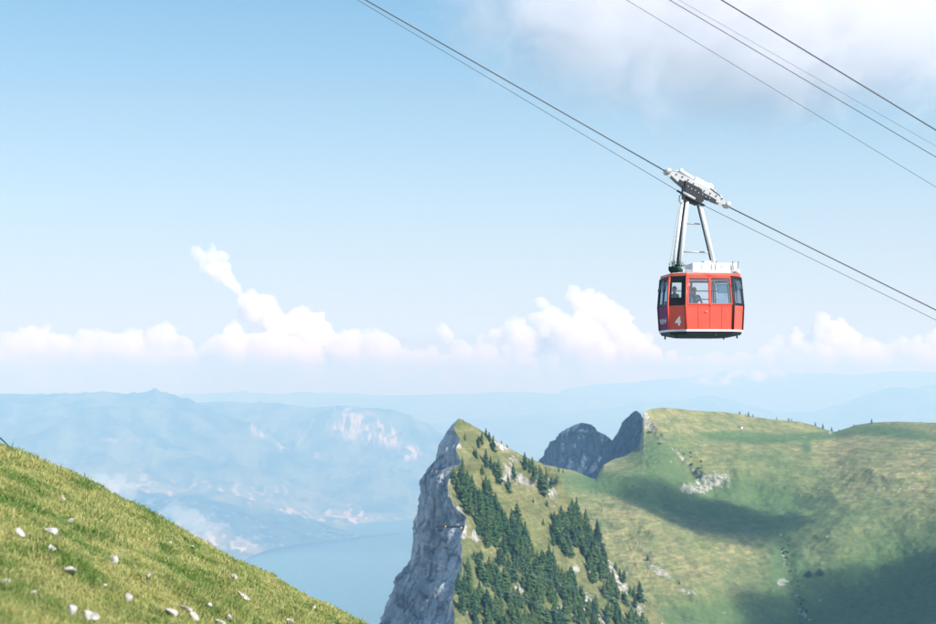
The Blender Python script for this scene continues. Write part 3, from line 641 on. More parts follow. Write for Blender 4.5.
# beyond the three hundred that show largest: the rest of the wood as one mass
npk = len(pts); extra = []
for line, w_, cnt in ([(458, 482), (470, 505)], 8, 8), ([(472, 505), (490, 545)], 9, 12), ([(508, 522), (528, 570), (545, 610)], 11, 34), ([(466, 598), (500, 622), (535, 626)], 10, 34), ([(486, 570), (520, 605)], 9, 18), ([(560, 525), (566, 555)], 6, 8), ([(570, 518), (595, 560), (614, 600)], 9, 24), ([(556, 575), (590, 630)], 10, 26), ([(600, 615), (650, 630)], 8, 12):
    k0 = len(pts); L_ = line
    for _ in range(900):
        if len(pts) - k0 >= cnt: break
        u = rs.uniform(0, len(L_) - 1.001); i_ = int(u); x = L_[i_][0] * (1 - u + i_) + L_[i_ + 1][0] * (u - i_) + rs.uniform(-w_, w_); y = L_[i_][1] * (1 - u + i_) + L_[i_ + 1][1] * (u - i_) + rs.uniform(-w_, w_) * .6
        if min((x - a[0]) ** 2 + ((y - a[1]) * .8) ** 2 for a in pts) < 3.6 or y > 645 or x < interp(y, Ac) + 4 or x > interp(y, Rc) - 2: continue
        pts.append((x, y, rs.uniform(12, 18), 0))
VV, FF, off = [], [], 0
for (px, py, h, lb) in pts[npk:]:
    v_ = on_peak(px, py) - Vector((0, 0, .3)); hh = h * v_.y / FPX; cv, cf = CROWN[rs.randrange(5)]; a = rs.uniform(0, 6.28); f_ = rs.uniform(1.3, 1.8)
    M = np.array([[math.cos(a) * f_, -math.sin(a) * f_, 0], [math.sin(a) * f_, math.cos(a) * f_, 0], [0, 0, 1]]); VV.append(cv @ M.T * hh + np.array(v_)); FF.append(cf + off); off += len(cv)
o = npmesh('spruce_wood', np.vstack(VV), np.vstack(FF), needle, smooth=False); tag(o, 'smaller spruces filling the gaps of the wood on the peak', 'trees', kind='stuff')
# small trees and bushes on and around the meadow mountain
MV = pos = None
mv = np.empty(len(meadow.data.vertices) * 3, np.float32); meadow.data.vertices.foreach_get('co', mv); mv = mv.reshape(len(MPX), -1, 3)[:, :331].reshape(-1, 3); mx_, my_ = proj(mv)
def on_meadow(px, py, edge=False):
    if edge:                                 # on the skyline: topmost point of that column
        c_ = np.abs(mx_ - px) < 1.2; k = np.where(c_)[0][np.argmin(my_[c_])]
    else: k = int(np.argmin((mx_ - px) ** 2 + (my_ - py) ** 2))
    return Vector(mv[k])
for (px, h, fat) in [(739.8, 3.2, 1.3), (746, 2.4, 1.3), (749.5, 5, 1.2), (753.7, 3.4, 1.3), (777.7, 3, 1.4), (788.8, 3.6, 1.3), (792, 3, 1.4), (816, 4.5, 1.3), (823, 5.5, 1.4), (831.6, 4.6, 1.5), (838.7, 2, 2), (853, 2.2, 1.8), (870.5, 4.2, 1.9), (920.6, 2, 1.6)]:
    v_ = on_meadow(px, 0, True) - Vector((0, 0, .6))
    lb = {870.5: 'round dark spruce alone on the skyline of the right hump', 831.6: 'stout spruce in the notch of the meadow skyline', 920.6: 'tiny spruce at the right end of the skyline'}.get(px)
    spruce(v_, h * v_.y / FPX * 1.1, rs.randrange(5), lb or 'tiny dark spruce standing on the meadow skyline', None if lb else 'spruces on the meadow skyline', fat)
for (px, py, h, fat, lb) in [(647.5, 560, 6, 1.7, 'small dark spruce at the upper end of the white scree strip'), (680, 584, 5, 1.5, 'small dark spruce at the lower end of the white scree strip'),
                             (559, 472, 7, 1.3, 'bluish spruce at the foot of the dark crag'), (563, 473, 5, 1.3, 'short bluish spruce beside the foot of the dark crag')]:
    v_ = on_meadow(px, py) - Vector((0, 0, .4)); spruce(v_, h * v_.y / FPX, rs.randrange(5), lb, None, fat)
# dwarf pine bushes
def leafy(seed, n=420):
    r_ = np.random.RandomState(seed); V, F = [], []
    for k in range(n):
        a = r_.normal(size=3); a /= np.linalg.norm(a); a[2] = abs(a[2]) * .8; b = a * r_.uniform(.55, 1.0) * (1 + .25 * math.sin(3 * a[0] + seed) + .2 * math.cos(5 * a[1]))
        d = r_.normal(size=3) * .12; e = r_.normal(size=3) * .12; n0 = len(V); V += [b, b + d, b + e, b + d + e]; F += [(n0, n0 + 1, n0 + 3, n0 + 2)]
    return np.array(V), np.array(F)
BM = {}
def bush(px, py, w_, h_, label, group=None, k=1):
    v_ = on_meadow(px, py); sc_ = v_.y / FPX
    if k not in BM: o = npmesh('dwarf_pine', *leafy(k), needle, smooth=False); BM[k] = o
    else: o = BM[k].copy(); link(o)
    o.location = v_; o.scale = (w_ * sc_ / 2, w_ * sc_ / 2, h_ * sc_); o.rotation_euler.z = rs.uniform(0, 6)
    tag(o, label, 'bush', group)
bush(809, 576, 8, 4.5, 'left of two dark dwarf pines in the shaded meadow', None, 1); bush(820, 575, 9, 5.5, 'right of two dark dwarf pines in the shaded meadow', None, 2)
for (px, py) in [(668, 436), (674, 442), (678, 449), (684, 453), (688, 459), (691, 464), (695, 470), (664, 441), (660, 428), (649, 421), (698, 461), (645, 432), (682, 468), (700, 479), (693, 455)]:
    if rs.random() < .35: continue
    bush(px + rs.uniform(-5, 5), py + rs.uniform(-3, 3), rs.uniform(1.5, 6), rs.uniform(1, 2.6), 'low dark dwarf pine on the rocky band below the meadow ridge', 'dwarf pines on the rocky band', rs.choice([1, 2, 3]))
for k in range(20):
    y = rs.uniform(545, 615); x = 784 + (y - 545) * .28 + rs.uniform(-4, 5)
    bush(x, y, rs.uniform(2, 4.5), rs.uniform(1, 2.4), 'low dark dwarf pine along the stony gully of the meadow', 'dwarf pines along the gully', rs.choice([1, 2, 3]))
for px, py, lb in ((301, 573, 'white motor boat on the lake, nearer of two'), (309, 566, 'white motor boat on the lake, farther of two')):
    d_ = 1600 * FPX / (py - 375); bt = empty('boat', Vector((P(px, py, d_).x, d_, -1599.6)), .6 + px); tag(bt, lb, 'boat', None)
    npmesh('hull', [(-9, -2.2, 0), (5, -2.2, 0), (11, 0, 0), (5, 2.2, 0), (-9, 2.2, 0), (-9.5, -2.8, 2.2), (5.5, -2.8, 2.4), (13, 0, 3), (5.5, 2.8, 2.4), (-9.5, 2.8, 2.2)], [(0, 1, 6, 5), (1, 2, 7, 6), (2, 3, 8, 7), (3, 4, 9, 8), (4, 0, 5, 9), (5, 6, 8, 9), (6, 7, 7, 8)], plain('boat_white', (.8, .8, .8), .5), bt, False)
    npmesh('deckhouse', [(-5, -1.8, 2.4), (3, -1.8, 2.4), (3, 1.8, 2.4), (-5, 1.8, 2.4), (-4.5, -1.5, 4.8), (1.5, -1.5, 4.8), (1.5, 1.5, 4.8), (-4.5, 1.5, 4.8)], [(0, 1, 5, 4), (1, 2, 6, 5), (2, 3, 7, 6), (3, 0, 4, 7), (4, 5, 6, 7)], plain('boat_white', (.8, .8, .8), .5), bt, False)
# hut
v_ = on_meadow(741, 428.5); hut = empty('hut', v_, R(-18)); tag(hut, 'tiny white walled hut with a dark side on the meadow below the skyline', 'hut')
def boxmesh(x0, x1, y0, y1, z0, z1):
    V = [(x, y, z) for x in (x0, x1) for y in (y0, y1) for z in (z0, z1)]
    return V, [(0, 1, 3, 2), (4, 6, 7, 5), (0, 4, 5, 1), (2, 3, 7, 6), (0, 2, 6, 4), (1, 5, 7, 3)]
npmesh('wall', *boxmesh(-1.5, 1.7, -1.3, 1.3, -.8, 2.4), plain('white_plaster', (.78, .76, .72), .9), hut, False)
npmesh('door', *boxmesh(-1.72, -1.51, -1.2, 1.2, -.8, 2.5), plain('dark_boards', (.05, .06, .05), .9), hut, False)
npmesh('roof', [(-2, -1.7, 2.4), (2, -1.7, 2.4), (2, 1.7, 2.4), (-2, 1.7, 2.4), (-2, 0, 3.5), (2, 0, 3.5), (-2, -1.7, 2.55), (2, -1.7, 2.55), (2, 1.7, 2.55), (-2, 1.7, 2.55)], [(0, 3, 2, 1), (6, 7, 5, 4), (8, 9, 4, 5), (0, 1, 7, 6), (2, 3, 9, 8)], plain('grey_shingle', (.25, .25, .26), .9), hut, False)

# loose pale boulders on the meadow and the peak
def rock_arrays(seed, flat=.6, sub=3, amp=.35):
    import bmesh
    bm = bmesh.new(); bmesh.ops.create_icosphere(bm, subdivisions=sub, radius=1); V = np.array([v.co for v in bm.verts]); F = np.array([[v.index for v in f.verts] for f in bm.faces]); bm.free()
    r_ = np.random.RandomState(seed)
    for k in range(9):                        # facets: cut by random planes
        n = r_.normal(size=3); n /= np.linalg.norm(n); d = r_.uniform(.3, .75); e = V @ n - d; V = V - np.maximum(e, 0)[:, None] * n * .9
    V = V * (1 + amp * .4 * fbm(V * 1.7 + seed, 3)[:, None]) + fbm(V * 6 + seed * 3, 3)[:, None] * .03
    V[:, 2] *= flat
    return V, F

# ------------------------------------------------------------------ stones of the foreground hillside
s = NT('hill_stone'); p = s.pos(); n = s.noise(p, 9, 7, .65); n2 = s.noise(p, 2.5, 4)
c = s.ramp(n, [(.3, (.22, .21, .19)), (.5, (.52, .50, .47)), (.75, (.66, .64, .61))]); c = s.mix(s.ramp(n2, [(.5, 0), (.7, .5)]), c, (.16, .16, .14))
stone_mat = s.surf(c, .95, s.bump(n, .7, .05), spec=.15)
STONES = [(2, 583, 13, 9, 'pale rounded stone cut by the left edge of the picture'), (21, 534, 13, 6, 'long pale slab lying aslant near the left edge'), (49, 548, 9, 7, 'left of the two touching white stones under the grey boulder'),
          (60, 543, 9, 7, 'right of the two touching white stones under the grey boulder'), (51, 531, 17, 9, 'dull grey boulder behind the two touching white stones'), (66, 568, 12, 8, 'white stone with a flat top in the dark green patch'),
          (90, 616, 13, 12, 'big white upright stone at the bottom of the slope'), (46, 505, 8, 4, 'thin pale stone high on the left slope'), (69, 522, 6, 4, 'small pale stone high on the slope'), (60, 499, 5, 4, 'little pale stone near the crest of the slope'),
          (169, 613, 13, 7, 'white stone at the bottom beside a long slab'), (186, 610, 12, 6, 'upper of two long slabs at the bottom of the slope'), (193, 618, 12, 6, 'lower of two long slabs at the bottom of the slope'),
          (232, 577, 6, 6, 'white angular stone alone on the middle slope'), (240, 596, 13, 5, 'long flat stone right of the middle slope'), (147, 577, 5, 5, 'small white stone left of the middle slope'), (112, 560, 8, 9, 'weathered tall stone mostly hidden by dry grass'),
          (292, 615, 5, 5, 'small white stone low on the right of the slope'), (287, 622, 10, 4, 'flat stone touching the bottom edge on the right'), (170, 543, 4, 3, 'little stone in the pale grass below the crest'),
          (190, 547, 5, 3, 'small flat stone close under the crest'), (103, 588, 6, 4, 'tiny pale stone beside the dark green patch'), (215, 622, 13, 4, 'row end slab at the bottom edge of the picture'), (226, 619, 6, 6, 'bluish small stone at the bottom edge'),
          (127, 597, 7, 10, 'mottled grey stone half sunk in the grass'), (66, 608, 10, 13, 'rough grey rock half covered with grass low on the left'), (208, 604, 5, 6, 'small tilted stone between the slabs and the flat stone'), (30, 594, 7, 4, 'dirty grey stone right of the left edge stone'), (313, 608, 4, 4, 'tiny pale stone far down the crest')]
for i, (px, py, w_, h_, lb) in enumerate(STONES):
    v_, n_ = on_hill(px, py + h_ * .45); u_ = v_.y / FPX * .5
    V_, F_ = rock_arrays(100 + i, .8); 
    a_ = R(30 if 'slab' in lb or 'long' in lb else rs.uniform(-20, 30))
    V_ = V_ * np.array([w_ * 1.4 * u_, w_ * 1.2 * u_, h_ * 1.75 * u_])
    M = np.array([[math.cos(a_), 0, math.sin(a_)], [0, 1, 0], [-math.sin(a_), 0, math.cos(a_)]]); V_ = V_ @ M.T
    o = npmesh('stone', V_, F_, stone_mat); o.location = v_ + n_ * (h_ * .22 * u_ + .05); tag(o, lb, 'stone')

# ------------------------------------------------------------------ grass
rg = np.random.RandomState(3)
NT_ = 330000
Q = HV.reshape(-1, 3); qx, qy = proj(Q); HVp = np.stack([qx, qy], -1).reshape(HV.shape[0], HV.shape[1], 2)
# choose cells in proportion to the picture area they cover
a_ = HVp[1:, :-1] - HVp[:-1, :-1]; b_ = HVp[:-1, 1:] - HVp[:-1, :-1]; ar = np.abs(a_[..., 0] * b_[..., 1] - a_[..., 1] * b_[..., 0])
cx, cy_ = HVp[:-1, :-1, 0], HVp[:-1, :-1, 1]; ar = np.where((cx > -60) & (cx < 430) & (cy_ < 690), ar, 0.02 * ar * (cy_ < 740)); ar = ar + .35 * (ar > 0) * np.clip((HV[:-1, :-1, 1] - 28) / 8, 0, 1) * (cx < 430)
pr = (ar / ar.sum()).ravel(); idx = rg.choice(len(pr), NT_, p=pr); ci, cj = np.unravel_index(idx, ar.shape); fu, fv = rg.rand(NT_, 1), rg.rand(NT_, 1)
B = (HV[ci, cj] * (1 - fu) * (1 - fv) + HV[ci + 1, cj] * fu * (1 - fv) + HV[ci, cj + 1] * (1 - fu) * fv + HV[ci + 1, cj + 1] * fu * fv)
cl = fbm(np.concatenate([B[:, :2] / .5, 5 + 0 * B[:, :1]], -1), 3); cl2 = fbm(np.concatenate([B[:, :2] / 2.2, 9 + 0 * B[:, :1]], -1), 3)
keep = (cl > -.55) | (rg.rand(NT_) < .4); B, cl, cl2 = B[keep], cl[keep], cl2[keep]; n_ = len(B)
H = (.04 + .075 * rg.rand(n_) ** 1.6) * (1 + .9 * np.clip(cl, -.6, 1)) * (1 + .4 * cl2); H = np.where(rg.rand(n_) < .012, H * 2.0, H)
Wd = (.0045 + .006 * rg.rand(n_)) * (B[:, 1] / 15.)
ang = rg.rand(n_) * 6.283; side = np.stack([np.cos(ang), np.sin(ang), 0 * ang], -1); la = rg.rand(n_) * 6.283
lean = np.stack([np.cos(la) * .45 + .25, np.sin(la) * .45 - .12, 0 * la], -1) * rg.rand(n_, 1)
up = np.array([0, 0, 1.0]); b0 = B - up * .02
p1 = b0 + (up + lean * .4) * (H * .55)[:, None]; p2 = b0 + (up * .95 + lean * 1.2) * H[:, None]; wv = side * Wd[:, None]
V = np.stack([b0 - wv, b0 + wv, p1 + wv * .8, p1 - wv * .8, p2 + wv * .12, p2 - wv * .12], 1).reshape(-1, 3); o_ = np.arange(n_)[:, None] * 6
F = np.concatenate([o_ + [0, 1, 2, 3], o_ + [3, 2, 4, 5]], 1).reshape(-1, 4)
s = NT('grass_blades'); p = s.pos(); c = grass_colour(s, p); rv = s.attr('blade')
c = s.mix(s.ramp(rv, [(.0, .0), (.62, 0), (1, .8)]), c, (.52, .46, .24)); c = s.mix(s.ramp(rv, [(0, .7), (.25, 0)]), c, (.13, .21, .035))
d1 = s.node('ShaderNodeBsdfDiffuse'); s.set(d1.inputs[0], c); d2 = s.node('ShaderNodeBsdfTranslucent'); s.set(d2.inputs[0], c); ms_ = s.node('ShaderNodeMixShader'); ms_.inputs[0].default_value = .3
s.l.new(d1.outputs[0], ms_.inputs[1]); s.l.new(d2.outputs[0], ms_.inputs[2]); s.l.new(ms_.outputs[0], s.out.inputs[0])
g = npmesh('grass', V, F, s.m, smooth=False); attr(g, 'blade', np.repeat(rg.rand(n_), 6)); tag(g, 'short dry alpine grass covering the near hillside', 'grass', kind='stuff')
cam.data.dof.use_dof = True; cam.data.dof.focus_distance = 56; cam.data.dof.aperture_fstop = 1.1
# ================================================================== cable car
import bmesh
DG = 53.3; PXG = DG / FPX                       # metres per photo pixel at the cabin
def mesh_from_bm(name, bm, mat, parent=None, smooth=False, bevel=0.0):
    bmesh.ops.recalc_face_normals(bm, faces=bm.faces)
    me = bpy.data.meshes.new(name); bm.to_mesh(me); bm.free(); me.materials.append(mat)
    if smooth: me.polygons.foreach_set('use_smooth', np.ones(len(me.polygons), bool))
    o = link(bpy.data.objects.new(name, me), parent)
    if bevel: 
        m = o.modifiers.new('b', 'BEVEL'); m.width = bevel; m.segments = 2; m.limit_method = 'ANGLE'
    return o
def box_bm(bm, c, s_, M=None):
    r = bmesh.ops.create_cube(bm, size=1)['verts']
    for v in r:
        v.co = Vector((v.co.x * s_[0] + c[0], v.co.y * s_[1] + c[1], v.co.z * s_[2] + c[2]))
        if M: v.co = M @ v.co
    return r
def tube_bm(bm, pts, r, n=10, cap=True):
    pts = [Vector(p) for p in pts]; rings = []
    for i, p in enumerate(pts):
        t_ = (pts[min(i + 1, len(pts) - 1)] - pts[max(i - 1, 0)]).normalized(); a = t_.orthogonal().normalized(); b = t_.cross(a)
        if i and abs(t_.dot(pt)) > .2: a = (pa - t_ * pa.dot(t_)).normalized(); b = t_.cross(a)
        pa, pt = a, t_; rr = r[i] if isinstance(r, (list, tuple)) else r
        rings.append([bm.verts.new(p + (a * math.cos(6.28318 * k / n) + b * math.sin(6.28318 * k / n)) * rr) for k in range(n)])
    for x, y in zip(rings, rings[1:]):
        for k in range(n): bm.faces.new((x[k], x[(k + 1) % n], y[(k + 1) % n], y[k]))
    if cap: bm.faces.new(rings[0][::-1]); bm.faces.new(rings[-1])
def box(name, c, s_, mat, parent, bevel=.01, M=None):
    bm = bmesh.new(); box_bm(bm, c, s_, M); return mesh_from_bm(name, bm, mat, parent, bevel=bevel)
def tube(name, pts, r, mat, parent, n=10):
    bm = bmesh.new(); tube_bm(bm, pts, r, n); return mesh_from_bm(name, bm, mat, parent, True)

def paint(name, col, rough=.35, spec=.5, coat=.4):
    s = NT(name); p = s.objco(); n = s.noise(p, 1.3, 6, .6); n2 = s.noise(s.map(p, (3, 3, .5)), 2.5, 5, .7)
    c = s.mix(s.ramp(n, [(.3, 0), (.7, 1)]), tuple(x * .9 for x in col), tuple(min(.85, x * 1.06) for x in col))
    c = s.mix(s.ramp(n2, [(.58, 0), (.75, .35)]), c, tuple(x * .55 + .02 for x in col))
    m = s.surf(c, rough, spec=spec); b = [x for x in s.n if x.type == 'BSDF_PRINCIPLED'][0]; b.inputs['Coat Weight'].default_value = coat; b.inputs['Coat Roughness'].default_value = .25
    return m
RED = paint('red_paint', (.76, .10, .065), .4, .3, .08); PURPLE = paint('purple_foil', (.20, .03, .13), .7, .3, 0); WHITE = paint('white_paint', (.74, .74, .74), .45); CREAM = paint('roof_paint', (.62, .61, .57), .6, coat=0)
BLACK = paint('black_rubber', (.018, .02, .025), .6, .3, 0); GREYM = paint('galvanised_steel', (.50, .51, .52), .45); DARKM = paint('dark_steel', (.022, .026, .034), .55, .4, 0); GREENM = paint('dark_green_cloth', (.02, .06, .05), .9, .1, 0)
def glassmat(name, tint, refl):
    s = NT(name); t_ = s.node('ShaderNodeBsdfTransparent'); t_.inputs[0].default_value = (*tint, 1); g_ = s.node('ShaderNodeBsdfGlossy'); g_.inputs['Roughness'].default_value = .06
    n = s.noise(s.objco(), 1.5, 3); d_ = s.node('ShaderNodeBsdfDiffuse'); d_.inputs[0].default_value = (.6, .63, .66, 1)
    m1 = s.node('ShaderNodeMixShader'); m1.inputs[0].default_value = refl; m2 = s.node('ShaderNodeMixShader'); s.set(m2.inputs[0], s.ramp(n, [(.35, .02), (.75, .12)]))
    s.l.new(t_.outputs[0], m1.inputs[1]); s.l.new(g_.outputs[0], m1.inputs[2]); s.l.new(m1.outputs[0], m2.inputs[1]); s.l.new(d_.outputs[0], m2.inputs[2]); s.l.new(m2.outputs[0], s.out.inputs[0]); return s.m
GLASS = glassmat('window_glass', (.95, .97, .98), .12); GLASS_D = glassmat('tinted_glass', (.46, .62, .74), .16)

YAW = R(6)
car = empty('cable_car', P(700.5, 333, DG), YAW)
tag(car, 'red cable car cabin marked 4 hanging from its carriage on the rope', 'cable car')
HX_, CH, HY_ = .98, .58, .80            # half flat side, chamfer run, half end (plan of the cabin)
def ring(z, k):
    a, b = HX_ * k, (HX_ + CH) * k; c_, d = HY_ * k, (HY_ + CH) * k
    return [Vector(q) for q in ((-a, -d, z), (a, -d, z), (b, -c_, z), (b, c_, z), (a, d, z), (-a, d, z), (-b, c_, z), (-b, -c_, z))]
ZB, ZS, ZM, ZT, ZR = 0.02, 0.105, 1.07, 2.24, 2.36
KB, KM, KT = .965, 1.0, .935
prof = lambda z: np.interp(z, [ZB, ZM, ZR], [KB, KM, KT])
def pan(name, i, z0, z1, mat, parent, off=0.0, th=.03, inset=0.0):
    """a panel on side i of the cabin between two heights"""
    q = []
    for z in (z0, z1):
        r = ring(z, prof(z)); a, b = r[i], r[(i + 1) % 8]; d = (b - a).normalized(); nrm = Vector((d.y, -d.x, 0))
        q.append((a + d * inset + nrm * off, b - d * inset + nrm * off, nrm))
    bm = bmesh.new(); A = [q[0][0], q[0][1], q[1][1], q[1][0]]; n_ = q[0][2]
    f1 = [bm.verts.new(v) for v in A]; f0 = [bm.verts.new(v - n_ * th) for v in A]
    bm.faces.new(f1); bm.faces.new(f0[::-1])
    for k in range(4): bm.faces.new((f1[k], f0[k], f0[(k + 1) % 4], f1[(k + 1) % 4]))
    return mesh_from_bm(name, bm, mat, parent)
# lower shell: long sides and chamfers red, ends purple foil
SIDE = ['side', 'cham', 'end', 'cham', 'side', 'cham', 'end', 'cham']
low = []
for i in range(8):
    if i == 6: low.append(pan('lower_panel', i, ZS, ZM, PURPLE, car)); low[-1]['label'] = 'purple end panel with white scrawl'
    else: low.append(pan('lower_panel', i, ZS, ZM, RED, car))
def strip(name, z0, z1, k0, k1, mat, off=.02):
    bm = bmesh.new(); A = [[bm.verts.new(v + v.normalized() * off) for v in ring(z, k)] for z, k in ((z0, k0), (z1, k1))]
    for k in range(8): bm.faces.new((A[0][k], A[0][(k + 1) % 8], A[1][(k + 1) % 8], A[1][k]))
    bm.faces.new(A[0][::-1]); bm.faces.new(A[1]); return mesh_from_bm(name, bm, mat, car)
strip('skirt', ZB, ZS - .003, KB + .012, KB + .012, WHITE)
bm = bmesh.new(); A = [[bm.verts.new(v) for v in ring(z, k)] for z, k in ((ZB - .003, KB), (-.10, .93), (-.21, .62))]
for x, y in zip(A, A[1:]):
    for k in range(8): bm.faces.new((x[k], x[(k + 1) % 8], y[(k + 1) % 8], y[k]))
bm.faces.new(A[0]); bm.faces.new(A[2][::-1]); mesh_from_bm('underside', bm, DARKM, car)
strip('floor', ZS, ZS + .03, KB - .03, KB - .03, DARKM, 0)
for x, y in ((-1.25, -.9), (1.25, -.9), (.25, -1.28), (1.25, .9), (-1.25, .9)): tube('foot', [(x, y, -.06), (x, y, -.24)], .035, DARKM, car, 8)
strip('cornice', ZT + .01, ZR, KT + .012, KT - .005, RED)
bm = bmesh.new(); A = [[bm.verts.new(v) for v in ring(z, k)] for z, k in ((ZR + .003, KT - .01), (ZR + .07, KT - .12), (ZR + .10, KT - .4))]
for x, y in zip(A, A[1:]):
    for k in range(8): bm.faces.new((x[k], x[(k + 1) % 8], y[(k + 1) % 8], y[k]))
bm.faces.new(A[0][::-1]); bm.faces.new(A[2]); mesh_from_bm('roof', bm, CREAM, car)
def sidepts(i, z, u, off=0.0):
    r = ring(z, prof(z)); a, b = r[i], r[(i + 1) % 8]; d = (b - a).normalized(); return a + (b - a) * u + Vector((d.y, -d.x, 0)) * off
# posts at the eight corners (dark gasket beside red post)
for i in range(8):
    bm = bmesh.new()
    pts_ = [sidepts(i, z, 0, 0) + sidepts(i, z, 0, 0).normalized() * .0 for z in (ZS, ZM, ZT)]
    tube_bm(bm, [p_ + Vector((p_.x, p_.y, 0)).normalized() * .012 for p_ in pts_], .038, 8); mesh_from_bm('corner_post', bm, BLACK if i in (2, 1, 5, 6) else RED, car, True)
# window bands
def window(i, u0, u1, z0, z1, frame_mat, glass, fw=.05, flap=False):
    fr = bmesh.new()
    def bar(ua, za, ub, zb, w_):
        a, b = sidepts(i, za, ua, .012), sidepts(i, zb, ub, .012); tube_bm(fr, [a, b], w_, 4)
    for (a, b, c_, d) in ((u0, z0, u1, z0), (u0, z1, u1, z1), (u0, z0, u0, z1), (u1, z0, u1, z1)): bar(a, b, c_, d, fw * .6)
    f_ = mesh_from_bm('window_frame', fr, frame_mat, car)
    bm = bmesh.new(); n_ = 4; vs_ = [[bm.verts.new(sidepts(i, z0 + (z1 - z0) * v_, u0 + (u1 - u0) * u_, -.005)) for u_ in np.linspace(0, 1, n_)] for v_ in np.linspace(0, 1, n_)]
    for a in range(n_ - 1):
        for b in range(n_ - 1): bm.faces.new((vs_[a][b], vs_[a][b + 1], vs_[a + 1][b + 1], vs_[a + 1][b]))
    mesh_from_bm('pane', bm, glass, f_)
    if flap:       # hinged ventilation pane standing a little open
        zf0, zf1 = z0 + (z1 - z0) * .58, z1 - .08
        q = [sidepts(i, zf1, u0 + .1, .03), sidepts(i, zf1, u1 - .1, .03), sidepts(i, zf0, u1 - .1, .13), sidepts(i, zf0, u0 + .1, .13)]
        bm = bmesh.new(); tube_bm(bm, q + [q[0]], .014, 4); fl = mesh_from_bm('vent_frame', bm, BLACK, f_)
        bm = bmesh.new(); bm.faces.new([bm.verts.new(x) for x in q]); mesh_from_bm('vent_pane', bm, glass, f_)
    return f_
for i in (0, 4):
    g_ = .035
    window(i, g_, .485, ZM + .05, ZT - .06, RED if i == 0 else RED, GLASS); window(i, .515, 1 - g_, ZM + .05, ZT - .06, RED, GLASS)
    bm = bmesh.new(); tube_bm(bm, [sidepts(i, ZM, .5, .015), sidepts(i, ZT, .5, .015)], .04, 6); mesh_from_bm('mullion', bm, RED, car)
    pan('sill', i, ZM, ZM + .035, RED, car, .012); pan('header', i, ZT - .045, ZT + .008, RED, car, .006)
for i in (1, 3, 5): window(i, .10, .90, ZM + .08, ZT - .08, BLACK, GLASS_D, flap=True); pan('sill', i, ZM, ZM + .05, BLACK, car, .004); pan('header', i, ZT - .05, ZT + .008, BLACK, car, .004)
for i in (2, 6):
    window(i, .05, .48, ZM + .08, ZT - .08, BLACK, GLASS_D, flap=True); window(i, .52, .95, ZM + .08, ZT - .08, BLACK, GLASS_D, flap=True); pan('sill', i, ZM, ZM + .05, BLACK, car, .004); pan('header', i, ZT - .05, ZT + .008, BLACK, car, .004)
# door on the chamfer that carries the number: black surround and one smaller window
r7 = 7
def door_frame():
    bm = bmesh.new(); U = (.0, .14, .74, 1.0); Z = (ZM, ZM + .30, ZT - .22, ZT)
    g_ = [[sidepts(r7, z, u, .010) for u in U] for z in Z]
    for off in (0, 1):
        vs_ = [[bm.verts.new(q - (Vector((q.x, q.y, 0)).normalized() * .03 if off else Vector())) for q in row] for row in g_]
        for a in range(3):
            for b in range(3):
                if a == 1 and b == 1: continue
                bm.faces.new((vs_[a][b], vs_[a][b + 1], vs_[a + 1][b + 1], vs_[a + 1][b]))
    return mesh_from_bm('door', bm, BLACK, car)
dr = door_frame(); window(r7, .14, .74, ZM + .30, ZT - .22, BLACK, GLASS, .03).parent = dr
tube('door_rail', [sidepts(7, ZS, .985, .03), sidepts(7, ZM, .985, .03), sidepts(7, ZT, .985, .03)], .022, BLACK, car, 6)
tube('door_rail', [sidepts(0, ZS, .99, .03), sidepts(0, ZM, .99, .03), sidepts(0, ZT, .99, .03)], .026, BLACK, car, 6)
# interior hand rails and bench
for z in (.95, 1.35, 1.7):
    tube('hand_rail', [(-1.1, 1.12, z + .1), (1.1, 1.12, z + .1)], .02, GREYM, car, 6)
box('bench', (.15, 1.05, .55), (1.9, .4, .08), GREYM, car)
# number 4 and the white scrawl
def text_obj(txt, i, u, z, size, parent, shear=0.0):
    cu = bpy.data.curves.new('number', 'FONT'); cu.body = txt; cu.size = size; cu.extrude = .003; cu.align_x = 'CENTER'; cu.align_y = 'CENTER'; cu.offset = .02; cu.shear = shear
    o = bpy.data.objects.new('number', cu); C.objects.link(o); dg = bpy.context.evaluated_depsgraph_get(); me = bpy.data.meshes.new_from_object(o.evaluated_get(dg)); bpy.data.objects.remove(o)
    me.materials.clear(); me.materials.append(LETTER); o = link(bpy.data.objects.new('number', me), parent)
    a, b = sidepts(i, z, 0), sidepts(i, z, 1); d = (b - a).normalized(); n_ = Vector((d.y, -d.x, 0)); upv = (sidepts(i, z + .1, u) - sidepts(i, z, u)).normalized(); n2 = d.cross(upv)
    M = Matrix((d, upv, n2)).transposed().to_4x4(); M.translation = sidepts(i, z, u, .006); o.matrix_local = M
    return o
LETTER = plain('white_lettering', (.9, .9, .9), .6, var=.03)
text_obj('4', 7, .52, .42, .48, low[7], .06)
bm = bmesh.new(); rs2 = random.Random(4)
pts_ = []
for k in range(46):
    u = .12 + .68 * k / 45; zz = .50 + .06 * math.sin(k * 1.15) * (1 + .7 * math.sin(k * .37)) + .03 * math.sin(k * .5)
    pts_.append(sidepts(6, zz, u + .03 * math.sin(k * 1.15 + 1.2), .012))
tube_bm(bm, pts_, .012, 4)
tube_bm(bm, [sidepts(6, .38 + .02 * math.sin(k), .2 + .05 * k, .012) for k in range(11)], .009, 4)
mesh_from_bm('scrawl', bm, LETTER, low[6])

